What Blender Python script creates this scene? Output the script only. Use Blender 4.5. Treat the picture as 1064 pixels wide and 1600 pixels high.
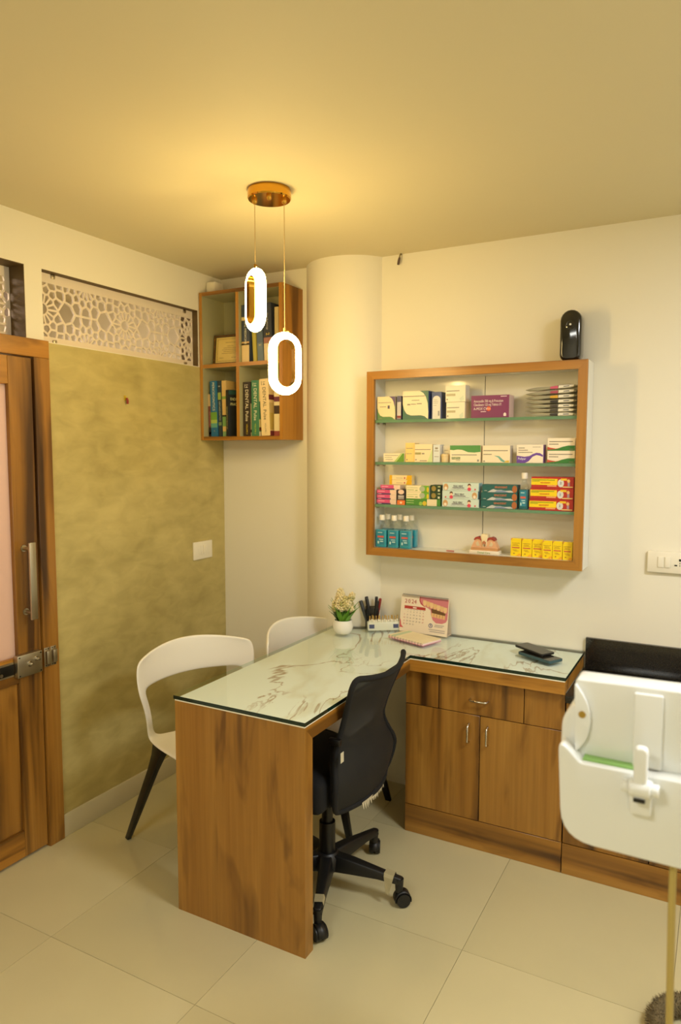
import bpy, bmesh, math, random
from mathutils import Vector, Matrix, Euler
random.seed(7)
PI = math.pi
for o in list(bpy.data.objects): bpy.data.objects.remove(o)
scene = bpy.context.scene
COL = scene.collection

# ------------------------------------------------------------------ camera
cam_d = bpy.data.cameras.new('camera'); cam = bpy.data.objects.new('camera', cam_d); COL.objects.link(cam)
cam_d.sensor_fit = 'VERTICAL'; cam_d.sensor_height = 36.0; cam_d.sensor_width = 24.0
cam_d.lens = 1105.65 / 1600 * 36.0
R_ = Vector((0.87952871, 0.47584451, 0.00111817)); U_ = Vector((-0.04113019, 0.07368164, 0.9964333)); F_ = Vector((-0.47406493, 0.87643768, -0.08437669))
M = Matrix((R_, U_, -F_)).transposed().to_4x4(); M.translation = Vector((2.3296, -3.0033, 1.5777))
cam.matrix_world = M
cam_d.clip_start = 0.02
cam_d.dof.use_dof = True; cam_d.dof.focus_distance = 2.45; cam_d.dof.aperture_fstop = 2.8
scene.camera = cam

# ------------------------------------------------------------------ world, lamps, exposure
w = bpy.data.worlds.new('world'); scene.world = w; w.use_nodes = True
w.node_tree.nodes['Background'].inputs[0].default_value = (1.0, 0.85, 0.6, 1)
w.node_tree.nodes['Background'].inputs[1].default_value = 0.05
def area(name, loc, size, power, col, rot=(0, 0, 0)):
    d = bpy.data.lights.new(name, 'AREA'); d.shape = 'RECTANGLE'; d.size = size[0]; d.size_y = size[1]
    d.energy = power; d.color = col
    o = bpy.data.objects.new(name, d); COL.objects.link(o); o.location = loc; o.rotation_euler = rot
    return o
area('ceiling_panel_light', (3.15, -1.55, 2.455), (0.5, 0.5), 44, (0.98, 1.0, 1.04))       # LED panel in the ceiling to the right
area('ceiling_panel_light', (1.5, -3.5, 2.455), (0.6, 0.6), 25, (1.0, 1.0, 0.92))      # LED panel behind the camera
area('corridor_light', (-0.75, -2.1, 2.42), (0.4, 0.8), 42, (1.0, 0.82, 0.68))           # lamp of the room behind the door
scene.view_settings.view_transform = 'Standard'
scene.view_settings.look = 'None'
scene.view_settings.exposure = -0.05
scene.view_settings.gamma = 1.0
scene.view_settings.use_curve_mapping = False

# ------------------------------------------------------------------ materials
def lin(c):
    return tuple(((v/255)/12.92 if v/255 <= 0.04045 else ((v/255+0.055)/1.055)**2.4) for v in c) + (1.0,)
MATS = {}
def pm(name, rgb, rough=0.5, metal=0.0, noise=0.0, nscale=30.0, bump=0.0, spec=0.5, coat=0.0):
    if name in MATS: return MATS[name]
    m = bpy.data.materials.new(name); m.use_nodes = True; nt = m.node_tree; b = nt.nodes['Principled BSDF']
    b.inputs['Base Color'].default_value = lin(rgb); b.inputs['Roughness'].default_value = rough
    b.inputs['Metallic'].default_value = metal; b.inputs['Specular IOR Level'].default_value = spec
    b.inputs['Coat Weight'].default_value = coat; b.inputs['Coat Roughness'].default_value = 0.05
    if noise or bump:
        tc = nt.nodes.new('ShaderNodeTexCoord'); n = nt.nodes.new('ShaderNodeTexNoise')
        n.inputs['Scale'].default_value = nscale; n.inputs['Detail'].default_value = 4
        nt.links.new(tc.outputs['Object'], n.inputs['Vector'])
        if noise:
            h = nt.nodes.new('ShaderNodeHueSaturation'); h.inputs['Color'].default_value = lin(rgb)
            mr = nt.nodes.new('ShaderNodeMapRange'); mr.inputs['To Min'].default_value = 1-noise; mr.inputs['To Max'].default_value = 1+noise
            mr.inputs['From Min'].default_value = 0.25; mr.inputs['From Max'].default_value = 0.75
            nt.links.new(n.outputs['Fac'], mr.inputs['Value']); nt.links.new(mr.outputs[0], h.inputs['Value'])
            nt.links.new(h.outputs[0], b.inputs['Base Color'])
        if bump:
            bp = nt.nodes.new('ShaderNodeBump'); bp.inputs['Strength'].default_value = bump; bp.inputs['Distance'].default_value = 0.002
            nt.links.new(n.outputs['Fac'], bp.inputs['Height']); nt.links.new(bp.outputs[0], b.inputs['Normal'])
    MATS[name] = m; return m
def C(r, g, b, rough=0.45): return pm('print_%d_%d_%d_%d' % (r, g, b, int(rough*100)), (r, g, b), rough)

def wood(name, axis, base=(156, 108, 42), dark=(78, 50, 22), light=(176, 128, 56), off=(0, 0, 0), rough=0.32):
    m = bpy.data.materials.new(name); m.use_nodes = True; nt = m.node_tree; b = nt.nodes['Principled BSDF']
    L = nt.links.new
    tc = nt.nodes.new('ShaderNodeTexCoord')
    def mapn(s_along, s_across):
        mp = nt.nodes.new('ShaderNodeMapping'); sc = [s_across]*3; sc[axis] = s_along
        mp.inputs['Scale'].default_value = sc; mp.inputs['Location'].default_value = off
        L(tc.outputs['Object'], mp.inputs['Vector']); return mp
    def nz(mp, sc, det, dist=0.0):
        n = nt.nodes.new('ShaderNodeTexNoise'); n.inputs['Scale'].default_value = sc; n.inputs['Detail'].default_value = det
        n.inputs['Distortion'].default_value = dist; L(mp.outputs[0], n.inputs['Vector']); return n
    big = nz(mapn(0.45, 7.0), 1.0, 3, 0.7)
    knot = nz(mapn(1.5, 9.0), 1.0, 3, 1.3)
    fine = nz(mapn(2.5, 90.0), 1.0, 3)
    r1 = nt.nodes.new('ShaderNodeValToRGB')
    e = r1.color_ramp.elements; e[0].position = 0.36; e[0].color = lin(dark); e[1].position = 0.68; e[1].color = lin(light)
    k = r1.color_ramp.elements.new(0.47); k.color = lin(base)
    L(big.outputs['Fac'], r1.inputs['Fac'])
    r2 = nt.nodes.new('ShaderNodeValToRGB'); e = r2.color_ramp.elements
    e[0].position = 0.28; e[0].color = (0.40, 0.34, 0.30, 1); e[1].position = 0.44; e[1].color = (1, 1, 1, 1)
    L(knot.outputs['Fac'], r2.inputs['Fac'])
    r3 = nt.nodes.new('ShaderNodeValToRGB'); e = r3.color_ramp.elements
    e[0].position = 0.3; e[0].color = (0.80, 0.78, 0.74, 1); e[1].position = 0.7; e[1].color = (1.08, 1.08, 1.08, 1)
    L(fine.outputs['Fac'], r3.inputs['Fac'])
    x1 = nt.nodes.new('ShaderNodeMixRGB'); x1.blend_type = 'MULTIPLY'; x1.inputs[0].default_value = 0.8
    L(r1.outputs[0], x1.inputs[1]); L(r2.outputs[0], x1.inputs[2])
    x2 = nt.nodes.new('ShaderNodeMixRGB'); x2.blend_type = 'MULTIPLY'; x2.inputs[0].default_value = 0.7
    L(x1.outputs[0], x2.inputs[1]); L(r3.outputs[0], x2.inputs[2])
    L(x2.outputs[0], b.inputs['Base Color']); b.inputs['Roughness'].default_value = rough
    return m
WOOD_V = wood('teak_laminate_vertical', 2)
WOOD_V2 = wood('teak_laminate_vertical_b', 2, off=(3.1, 1.7, 5.3))
WOOD_V3 = wood('teak_laminate_vertical_c', 2, off=(7.7, 4.2, 1.1))
WOOD_X = wood('teak_laminate_along_x', 0, off=(1.3, 2.2, 0.4))
WOOD_Y = wood('teak_laminate_along_y', 1, off=(4.3, 0.2, 2.4))
EDGE_V = wood('golden_edge_vertical', 2, base=(170, 116, 40), dark=(112, 74, 27), light=(188, 134, 54), off=(2, 2, 2))
EDGE_X = wood('golden_edge_x', 0, base=(170, 116, 40), dark=(112, 74, 27), light=(188, 134, 54), off=(5, 1, 2))
EDGE_Y = wood('golden_edge_y', 1, base=(170, 116, 40), dark=(112, 74, 27), light=(188, 134, 54), off=(5, 1, 7))

def mix_mat(name, build):
    m = bpy.data.materials.new(name); m.use_nodes = True; nt = m.node_tree
    for n in list(nt.nodes): nt.nodes.remove(n)
    out = nt.nodes.new('ShaderNodeOutputMaterial'); nt.links.new(build(nt), out.inputs['Surface']); return m
def clear_glass(name, tint, refl=1.0):
    def f(nt):
        t = nt.nodes.new('ShaderNodeBsdfTransparent'); t.inputs[0].default_value = tint
        g = nt.nodes.new('ShaderNodeBsdfGlossy'); g.inputs['Roughness'].default_value = 0.015
        fr = nt.nodes.new('ShaderNodeFresnel'); fr.inputs['IOR'].default_value = 1.5
        mx = nt.nodes.new('ShaderNodeMixShader'); L = nt.links.new
        ge = nt.nodes.new('ShaderNodeNewGeometry'); mt = nt.nodes.new('ShaderNodeMath'); mt.operation = 'MULTIPLY_ADD'
        mt.inputs[1].default_value = -1; mt.inputs[2].default_value = 1; L(ge.outputs['Backfacing'], mt.inputs[0])
        m2 = nt.nodes.new('ShaderNodeMath'); m2.operation = 'MULTIPLY'; L(fr.outputs[0], m2.inputs[0]); L(mt.outputs[0], m2.inputs[1])
        L(m2.outputs[0], mx.inputs[0]); L(t.outputs[0], mx.inputs[1]); L(g.outputs[0], mx.inputs[2]); return mx.outputs[0]
    return mix_mat(name, f)
GLASS = clear_glass('clear_table_glass', (0.985, 1.0, 0.99, 1))
PLASTIC_CLEAR = clear_glass('clear_bottle_plastic', (0.95, 0.97, 0.97, 1))
def edge_glass(nt):
    p = nt.nodes.new('ShaderNodeBsdfPrincipled'); p.inputs['Base Color'].default_value = lin((20, 42, 32)); p.inputs['Roughness'].default_value = 0.08
    t = nt.nodes.new('ShaderNodeBsdfTransparent'); t.inputs[0].default_value = (0.8, 0.92, 0.85, 1); g = nt.nodes.new('ShaderNodeNewGeometry'); mx = nt.nodes.new('ShaderNodeMixShader')
    L = nt.links.new; L(g.outputs['Backfacing'], mx.inputs[0]); L(p.outputs[0], mx.inputs[1]); L(t.outputs[0], mx.inputs[2]); return mx.outputs[0]
GLASS_EDGE = mix_mat('green_glass_edge', edge_glass)
SHELF_EDGE = pm('green_shelf_edge', (104, 142, 108), 0.1)
def frosted(nt):
    d = nt.nodes.new('ShaderNodeBsdfDiffuse'); d.inputs[0].default_value = lin((225, 205, 190))
    t = nt.nodes.new('ShaderNodeBsdfTranslucent'); t.inputs[0].default_value = lin((235, 215, 205))
    mx = nt.nodes.new('ShaderNodeMixShader'); mx.inputs[0].default_value = 0.6
    nt.links.new(d.outputs[0], mx.inputs[1]); nt.links.new(t.outputs[0], mx.inputs[2]); return mx.outputs[0]
FROST = mix_mat('frosted_glass', frosted)
def meshcloth(nt):
    p = nt.nodes.new('ShaderNodeBsdfPrincipled'); p.inputs['Base Color'].default_value = lin((22, 22, 21)); p.inputs['Roughness'].default_value = 0.75
    t = nt.nodes.new('ShaderNodeBsdfTransparent')
    tc = nt.nodes.new('ShaderNodeTexCoord'); wv = nt.nodes.new('ShaderNodeTexWave'); wv.bands_direction = 'Y'; wv.inputs['Scale'].default_value = 110
    w2 = nt.nodes.new('ShaderNodeTexWave'); w2.bands_direction = 'Z'; w2.inputs['Scale'].default_value = 110
    L = nt.links.new; L(tc.outputs['Object'], wv.inputs['Vector']); L(tc.outputs['Object'], w2.inputs['Vector'])
    mu = nt.nodes.new('ShaderNodeMath'); mu.operation = 'MULTIPLY'; L(wv.outputs['Fac'], mu.inputs[0]); L(w2.outputs['Fac'], mu.inputs[1])
    m2 = nt.nodes.new('ShaderNodeMath'); m2.operation = 'MULTIPLY'; m2.inputs[1].default_value = 0.14; L(mu.outputs[0], m2.inputs[0])
    mx = nt.nodes.new('ShaderNodeMixShader'); L(m2.outputs[0], mx.inputs[0]); L(p.outputs[0], mx.inputs[1]); L(t.outputs[0], mx.inputs[2]); return mx.outputs[0]
MESHCLOTH = mix_mat('black_chair_mesh', meshcloth)
def emit(name, col, st):
    def f(nt):
        e = nt.nodes.new('ShaderNodeEmission'); e.inputs[0].default_value = col; e.inputs[1].default_value = st; return e.outputs[0]
    return mix_mat(name, f)
LAMP = emit('lit_lamp_diffuser', (1.0, 0.72, 0.28, 1), 76.0)

CREAM = pm('cream_wall_paint', (234, 228, 208), 0.6, bump=0.04, nscale=60)
CEIL = pm('ceiling_paint', (216, 205, 168), 0.7)
WHITE = pm('white_laminate', (232, 230, 220), 0.3)
PALE = pm('pale_grey_laminate', (166, 160, 120), 0.4)
JALI = pm('white_screen_board', (226, 212, 192), 0.55)
BLACKP = pm('black_plastic', (20, 20, 19), 0.45, noise=0.25, nscale=14)
BLACKM = pm('black_metal', (14, 14, 14), 0.35)
CLOTH = pm('black_seat_cloth', (15, 15, 16), 0.9, bump=0.3, nscale=400)
CHAIRW = pm('white_chair_plastic', (243, 238, 222), 0.35)
DENTW = pm('white_glossy_shell', (236, 238, 234), 0.16, coat=0.5)
CHROME = pm('chrome', (205, 200, 190), 0.18, 1.0)
STEEL = pm('brushed_steel', (186, 178, 158), 0.35, 1.0)
GOLD = pm('polished_gold', (214, 162, 62), 0.12, 1.0)
GRANITE = pm('black_granite', (34, 30, 25), 0.12, noise=0.35, nscale=180)
OUTLET = pm('white_switch_plastic', (236, 229, 208), 0.3)
SKIRT = pm('beige_skirting_tile', (205, 194, 160), 0.25)
GREYL = pm('grey_print', (120, 115, 110), 0.5)
PAPER = pm('book_pages', (228, 210, 165), 0.8)

def plaster():
    m = bpy.data.materials.new('olive_textured_plaster'); m.use_nodes = True; nt = m.node_tree; b = nt.nodes['Principled BSDF']; L = nt.links.new
    tc = nt.nodes.new('ShaderNodeTexCoord')
    n1 = nt.nodes.new('ShaderNodeTexNoise'); n1.inputs['Scale'].default_value = 3.2; n1.inputs['Detail'].default_value = 6; n1.inputs['Distortion'].default_value = 0.6
    mp = nt.nodes.new('ShaderNodeMapping'); mp.inputs['Scale'].default_value = (1, 1.0, 2.2)
    n2 = nt.nodes.new('ShaderNodeTexNoise'); n2.inputs['Scale'].default_value = 9; n2.inputs['Detail'].default_value = 5; n2.inputs['Distortion'].default_value = 0.5
    L(tc.outputs['Object'], n1.inputs['Vector']); L(tc.outputs['Object'], mp.inputs[0]); L(mp.outputs[0], n2.inputs['Vector'])
    r1 = nt.nodes.new('ShaderNodeValToRGB'); e = r1.color_ramp.elements
    e[0].position = 0.3; e[0].color = lin((160, 146, 85)); e[1].position = 0.72; e[1].color = lin((206, 190, 124))
    r2 = nt.nodes.new('ShaderNodeValToRGB'); e = r2.color_ramp.elements
    e[0].position = 0.35; e[0].color = lin((166, 150, 92)); e[1].position = 0.68; e[1].color = lin((202, 186, 120))
    L(n1.outputs['Fac'], r1.inputs[0]); L(n2.outputs['Fac'], r2.inputs[0])
    mx = nt.nodes.new('ShaderNodeMixRGB'); mx.inputs[0].default_value = 0.45; L(r1.outputs[0], mx.inputs[1]); L(r2.outputs[0], mx.inputs[2])
    L(mx.outputs[0], b.inputs['Base Color']); b.inputs['Roughness'].default_value = 0.42
    bp = nt.nodes.new('ShaderNodeBump'); bp.inputs['Strength'].default_value = 0.08; L(n2.outputs['Fac'], bp.inputs['Height']); L(bp.outputs[0], b.inputs['Normal'])
    return m
OLIVE = plaster()
def marble():
    m = bpy.data.materials.new('white_marble_laminate'); m.use_nodes = True; nt = m.node_tree; b = nt.nodes['Principled BSDF']; L = nt.links.new
    tc = nt.nodes.new('ShaderNodeTexCoord')
    def vein(scale, loc, dist, width, det):
        mp = nt.nodes.new('ShaderNodeMapping'); mp.inputs['Location'].default_value = loc; mp.inputs['Rotation'].default_value = (0, 0, 0.6); mp.inputs['Scale'].default_value = (1, 0.55, 1)
        L(tc.outputs['Object'], mp.inputs[0])
        n = nt.nodes.new('ShaderNodeTexNoise'); n.inputs['Scale'].default_value = scale; n.inputs['Detail'].default_value = det; n.inputs['Distortion'].default_value = dist; n.inputs['Roughness'].default_value = 0.55
        L(mp.outputs[0], n.inputs['Vector'])
        a = nt.nodes.new('ShaderNodeMath'); a.operation = 'SUBTRACT'; a.inputs[1].default_value = 0.5; L(n.outputs['Fac'], a.inputs[0])
        c = nt.nodes.new('ShaderNodeMath'); c.operation = 'ABSOLUTE'; L(a.outputs[0], c.inputs[0])
        r = nt.nodes.new('ShaderNodeMapRange'); r.inputs['From Min'].default_value = 0; r.inputs['From Max'].default_value = width
        r.inputs['To Min'].default_value = 1; r.inputs['To Max'].default_value = 0; L(c.outputs[0], r.inputs['Value']); return r.outputs[0]
    v1 = vein(2.3, (1.7, 0.3, 0), 0.9, 0.011, 7); v2 = vein(1.6, (5.2, 2.3, 0), 0.8, 0.05, 5)
    msk = nt.nodes.new('ShaderNodeTexNoise'); msk.inputs['Scale'].default_value = 4.0; L(tc.outputs['Object'], msk.inputs['Vector'])
    mr = nt.nodes.new('ShaderNodeMapRange'); mr.inputs['From Min'].default_value = 0.36; mr.inputs['From Max'].default_value = 0.52; L(msk.outputs['Fac'], mr.inputs['Value'])
    k = nt.nodes.new('ShaderNodeMath'); k.operation = 'MULTIPLY'; L(v1, k.inputs[0]); L(mr.outputs[0], k.inputs[1])
    x1 = nt.nodes.new('ShaderNodeMixRGB'); x1.inputs[1].default_value = lin((236, 244, 236)); x1.inputs[2].default_value = lin((206, 198, 160)); 
    k2 = nt.nodes.new('ShaderNodeMath'); k2.operation = 'MULTIPLY'; k2.inputs[1].default_value = 0.35; L(v2, k2.inputs[0]); L(k2.outputs[0], x1.inputs[0])
    x2 = nt.nodes.new('ShaderNodeMixRGB'); x2.inputs[2].default_value = lin((150, 112, 50)); L(k.outputs[0], x2.inputs[0]); L(x1.outputs[0], x2.inputs[1])
    L(x2.outputs[0], b.inputs['Base Color']); b.inputs['Roughness'].default_value = 0.35
    return m
MARBLE = marble()
TILES = [pm('cream_floor_tile_%d' % i, c, 0.13, noise=0.03, nscale=3) for i, c in enumerate([(200, 189, 146), (197, 186, 143), (202, 191, 148)])]
GROUT = pm('tile_grout', (150, 138, 104), 0.8)

# ------------------------------------------------------------------ mesh helpers
class MB:
    def __init__(s): s.v = []; s.f = []; s.m = []
    def add(s, vs, fs, mi=0):
        o = len(s.v); s.v += [tuple(v) for v in vs]; s.f += [tuple(i+o for i in f) for f in fs]; s.m += [mi]*len(fs); return s
    def box(s, x0, x1, y0, y1, z0, z1, mi=0, fm=None):
        vs = [(x0,y0,z0),(x1,y0,z0),(x1,y1,z0),(x0,y1,z0),(x0,y0,z1),(x1,y0,z1),(x1,y1,z1),(x0,y1,z1)]
        fs = [(3,2,1,0),(4,5,6,7),(0,1,5,4),(1,2,6,5),(2,3,7,6),(3,0,4,7)]     # bottom top front(-y) right(+x) back left
        s.add(vs, fs, mi)
        if fm:
            for k, i in fm.items(): s.m[len(s.m)-6+k] = i
        return s
    def cyl(s, p0, p1, r0, r1=None, n=16, mi=0, cap=True):
        r1 = r0 if r1 is None else r1; p0 = Vector(p0); p1 = Vector(p1); d = (p1-p0).normalized()
        a = d.orthogonal().normalized(); b = d.cross(a)
        vs = [p0+(a*math.cos(2*PI*i/n)+b*math.sin(2*PI*i/n))*r0 for i in range(n)] + [p1+(a*math.cos(2*PI*i/n)+b*math.sin(2*PI*i/n))*r1 for i in range(n)]
        fs = [(i, (i+1) % n, n+(i+1) % n, n+i) for i in range(n)]
        if cap: fs += [tuple(range(n-1, -1, -1)), tuple(range(n, 2*n))]
        return s.add(vs, fs, mi)
    def lathe(s, prof, n=24, c=(0, 0), mi=0):
        vs = []; fs = []
        for r, z in prof:
            for i in range(n): vs.append((c[0]+r*math.cos(2*PI*i/n), c[1]+r*math.sin(2*PI*i/n), z))
        for k in range(len(prof)-1):
            for i in range(n): fs.append((k*n+i, k*n+(i+1) % n, (k+1)*n+(i+1) % n, (k+1)*n+i))
        fs.append(tuple(range(n-1, -1, -1))); fs.append(tuple((len(prof)-1)*n+i for i in range(n)))
        return s.add(vs, fs, mi)
    def tube(s, pts, r, n=8, mi=0, closed=False):
        pts = [Vector(p) for p in pts]; N = len(pts); vs = []; fs = []; a = None
        for i, p in enumerate(pts):
            if closed: d = (pts[(i+1) % N]-pts[i-1]).normalized()
            else: d = (pts[min(i+1, N-1)]-pts[max(i-1, 0)]).normalized()
            a = d.orthogonal().normalized() if a is None else (a-d*a.dot(d)).normalized()
            b = d.cross(a); rr = r[i] if isinstance(r, (list, tuple)) else r
            vs += [p+(a*math.cos(2*PI*k/n)+b*math.sin(2*PI*k/n))*rr for k in range(n)]
        for i in range(N if closed else N-1):
            j = (i+1) % N
            fs += [(i*n+k, i*n+(k+1) % n, j*n+(k+1) % n, j*n+k) for k in range(n)]
        if not closed: fs += [tuple(range(n-1, -1, -1)), tuple((N-1)*n+k for k in range(n))]
        return s.add(vs, fs, mi)
    def prism(s, poly, axis, a0, a1, mi=0):
        # poly: 2-D outline; axis 'x': (y,z); 'y': (x,z); 'z': (x,y)
        def P(p, t): return {'x': (t, p[0], p[1]), 'y': (p[0], t, p[1]), 'z': (p[0], p[1], t)}[axis]
        n = len(poly); vs = [P(p, a0) for p in poly]+[P(p, a1) for p in poly]
        fs = [tuple(range(n)), tuple(range(2*n-1, n-1, -1))]+[(i, n+i, n+(i+1) % n, (i+1) % n) for i in range(n)]
        return s.add(vs, fs, mi)
    def ball(s, c, r, nu=10, nv=6, mi=0, sq=(1, 1, 1)):
        vs = [(c[0], c[1], c[2]+r*sq[2])]
        for j in range(1, nv):
            t = PI*j/nv
            for i in range(nu): vs.append((c[0]+r*sq[0]*math.sin(t)*math.cos(2*PI*i/nu), c[1]+r*sq[1]*math.sin(t)*math.sin(2*PI*i/nu), c[2]+r*sq[2]*math.cos(t)))
        vs.append((c[0], c[1], c[2]-r*sq[2])); L = len(vs)-1; fs = []
        for i in range(nu): fs.append((0, 1+i, 1+(i+1) % nu)); fs.append((L, 1+(nv-2)*nu+(i+1) % nu, 1+(nv-2)*nu+i))
        for j in range(nv-2):
            for i in range(nu): fs.append((1+j*nu+i, 1+(j+1)*nu+i, 1+(j+1)*nu+(i+1) % nu, 1+j*nu+(i+1) % nu))
        return s.add(vs, fs, mi)
    def build(s, name, mats, parent=None, bevel=0, seg=2, smooth=None, loc=None, rot=None):
        me = bpy.data.meshes.new(name); me.from_pydata(s.v, [], s.f)
        if not isinstance(mats, (list, tuple)): mats = [mats]
        for m in mats: me.materials.append(m)
        for p, i in zip(me.polygons, s.m): p.material_index = i
        bm = bmesh.new(); bm.from_mesh(me)
        bmesh.ops.recalc_face_normals(bm, faces=bm.faces)
        if bevel:
            es = [e for e in bm.edges if len(e.link_faces) == 2 and e.calc_face_angle(0) > 0.6]
            bmesh.ops.bevel(bm, geom=es, offset=bevel, segments=seg, profile=0.5, affect='EDGES', clamp_overlap=True)
        bm.to_mesh(me); bm.free()
        if smooth or bevel:
            for p in me.polygons: p.use_smooth = True
            me.set_sharp_from_angle(angle=math.radians(smooth if smooth else 40))
        o = bpy.data.objects.new(name, me); COL.objects.link(o)
        if parent: o.parent = parent
        if loc: o.location = loc
        if rot: o.rotation_euler = rot
        return o
def tag(o, label=None, cat=None, group=None, kind=None):
    if label: o['label'] = label
    if cat: o['category'] = cat
    if group: o['group'] = group
    if kind: o['kind'] = kind
    return o
def thing(name, label, cat, loc=(0, 0, 0), rz=0, group=None):
    o = bpy.data.objects.new(name, None); COL.objects.link(o); o.location = loc; o.rotation_euler = (0, 0, rz); o.empty_display_size = 0.05
    return tag(o, label, cat, group)
def B(name, x0, x1, y0, y1, z0, z1, mat, parent=None, bevel=0.0, seg=2, fm=None):
    return MB().box(x0, x1, y0, y1, z0, z1, 0, fm).build(name, mat, parent, bevel, seg)
def copy_tree(o, parent=None):
    c = o.copy(); COL.objects.link(c); c.parent = parent
    for ch in list(o.children): copy_tree(ch, c)
    return c
RX = Matrix.Rotation(PI/2, 4, 'X')
def lettering(body, size, mat, loc, parent, spin=0.0, face=None, align='CENTER', name='lettering', sx=1.0, ext=0.0002):
    """flat lettering facing -Y (or along matrix face), spun in its own plane"""
    cu = bpy.data.curves.new(name, 'FONT'); cu.body = body; cu.size = size; cu.align_x = align; cu.align_y = 'CENTER'; cu.extrude = ext; cu.resolution_u = 2
    t = bpy.data.objects.new(name, cu); COL.objects.link(t)
    bpy.context.view_layer.update()
    me = bpy.data.meshes.new_from_object(t); bpy.data.objects.remove(t); bpy.data.curves.remove(cu)
    me.transform((face or RX) @ Matrix.Rotation(spin, 4, 'Z') @ Matrix.Diagonal((sx, 1, 1, 1)))
    me.materials.clear(); me.materials.append(mat)
    o = bpy.data.objects.new(name, me); COL.objects.link(o); o.location = loc; o.parent = parent
    return o

# ================================================================== THE ROOM
H = 2.464
XR, YF, XC = 3.9, -4.6, -1.35         # right wall, wall behind the camera, far wall of the corridor
# floor and its tiles
floor = tag(B('floor', XC, XR, YF, 0.0, -0.06, -0.004, GROUT), kind='structure')
gap = 0.0007
xs = [1.06+0.6*k for k in range(-5, 6)]; ys = [-0.95-0.58*k for k in range(-2, 8)]
tile_me = {}
for i in range(len(xs)-1):
    for j in range(len(ys)-1):
        x0, x1 = max(xs[i], XC), min(xs[i+1], XR); y1, y0 = min(ys[j], 0.0), max(ys[j+1], YF)
        if x1-x0 < 0.02 or y1-y0 < 0.02: continue
        B('tile', x0+gap, x1-gap, y0+gap, y1-gap, -0.006, 0.0, TILES[(i*2+j) % 3], floor)
ceiling = tag(B('ceiling', XC, XR, YF, 0.0, H, H+0.06, CEIL), kind='structure')
tag(B('wall_back', XC, XR, 0.0, 0.12, -0.06, H+0.06, CREAM), kind='structure')
wall_back = bpy.data.objects['wall_back']
# rounded pillar bulging out of the back wall
xa, xb, sag = 0.518, 0.92, 0.12
hw = (xb-xa)/2; rad = (hw*hw+sag*sag)/(2*sag); cyc = rad-sag; cxc = (xa+xb)/2; a0 = math.asin(hw/rad)
poly = [(cxc+rad*math.sin(-a0+2*a0*i/28), cyc-rad*math.cos(-a0+2*a0*i/28)) for i in range(29)]
MB().prism(poly+[(xb, 0.05), (xa, 0.05)], 'z', 0.0, H).build('pillar', CREAM, wall_back, smooth=30)
tag(B('wall_right', XR, XR+0.12, YF, 0.0, -0.06, H+0.06, CREAM), kind='structure')
tag(B('wall_front', XC, XR, YF-0.12, YF, -0.06, H+0.06, CREAM), kind='structure')
tag(B('wall_corridor', XC-0.12, XC, YF, 0.0, -0.06, H+0.06, CREAM), kind='structure')
# left wall with two transom openings and the door opening
DY0, DY1 = -2.15, -1.10                  # door frame outer edges along the wall
ZT, ZO = 2.003, 2.276                    # transom bottom and top
T = 0.115
wl = MB()
wl.box(-T, 0, YF, 0, ZO, H)                       # band above the transoms
wl.box(-T, 0, -1.105, 0, 0, ZT)                   # solid wall under the transom
wl.box(-T, 0, -1.183, -1.105, ZT, ZO)             # post between the transoms
wl.box(-T, 0, -0.19, 0, ZT, ZO)                   # behind the book cabinet
wl.box(-T, 0, YF, DY0, 0, ZO)                     # wall beyond the door
wall_left = tag(wl.build('wall_left', CREAM), kind='structure')
B('plaster_panel', 0, 0.004, -1.105, -0.0005, 0.0, ZT-0.004, OLIVE, wall_left)
base = tag(B('baseboard_left', 0.004, 0.014, -1.098, -0.001, 0.0, 0.095, SKIRT, None, 0.002), kind='structure')

REVEAL = pm('brown_reveal', (92, 72, 36), 0.6)  # dark brown for thin strips at the top and one side of each opening
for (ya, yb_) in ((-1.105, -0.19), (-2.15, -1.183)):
    B('opening_strip', -T, -0.0005, ya, yb_, ZO-0.003, ZO, REVEAL, wall_left); B('opening_strip', -T, -0.0005, yb_-0.003, yb_, ZT, ZO-0.003, REVEAL, wall_left)
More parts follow.
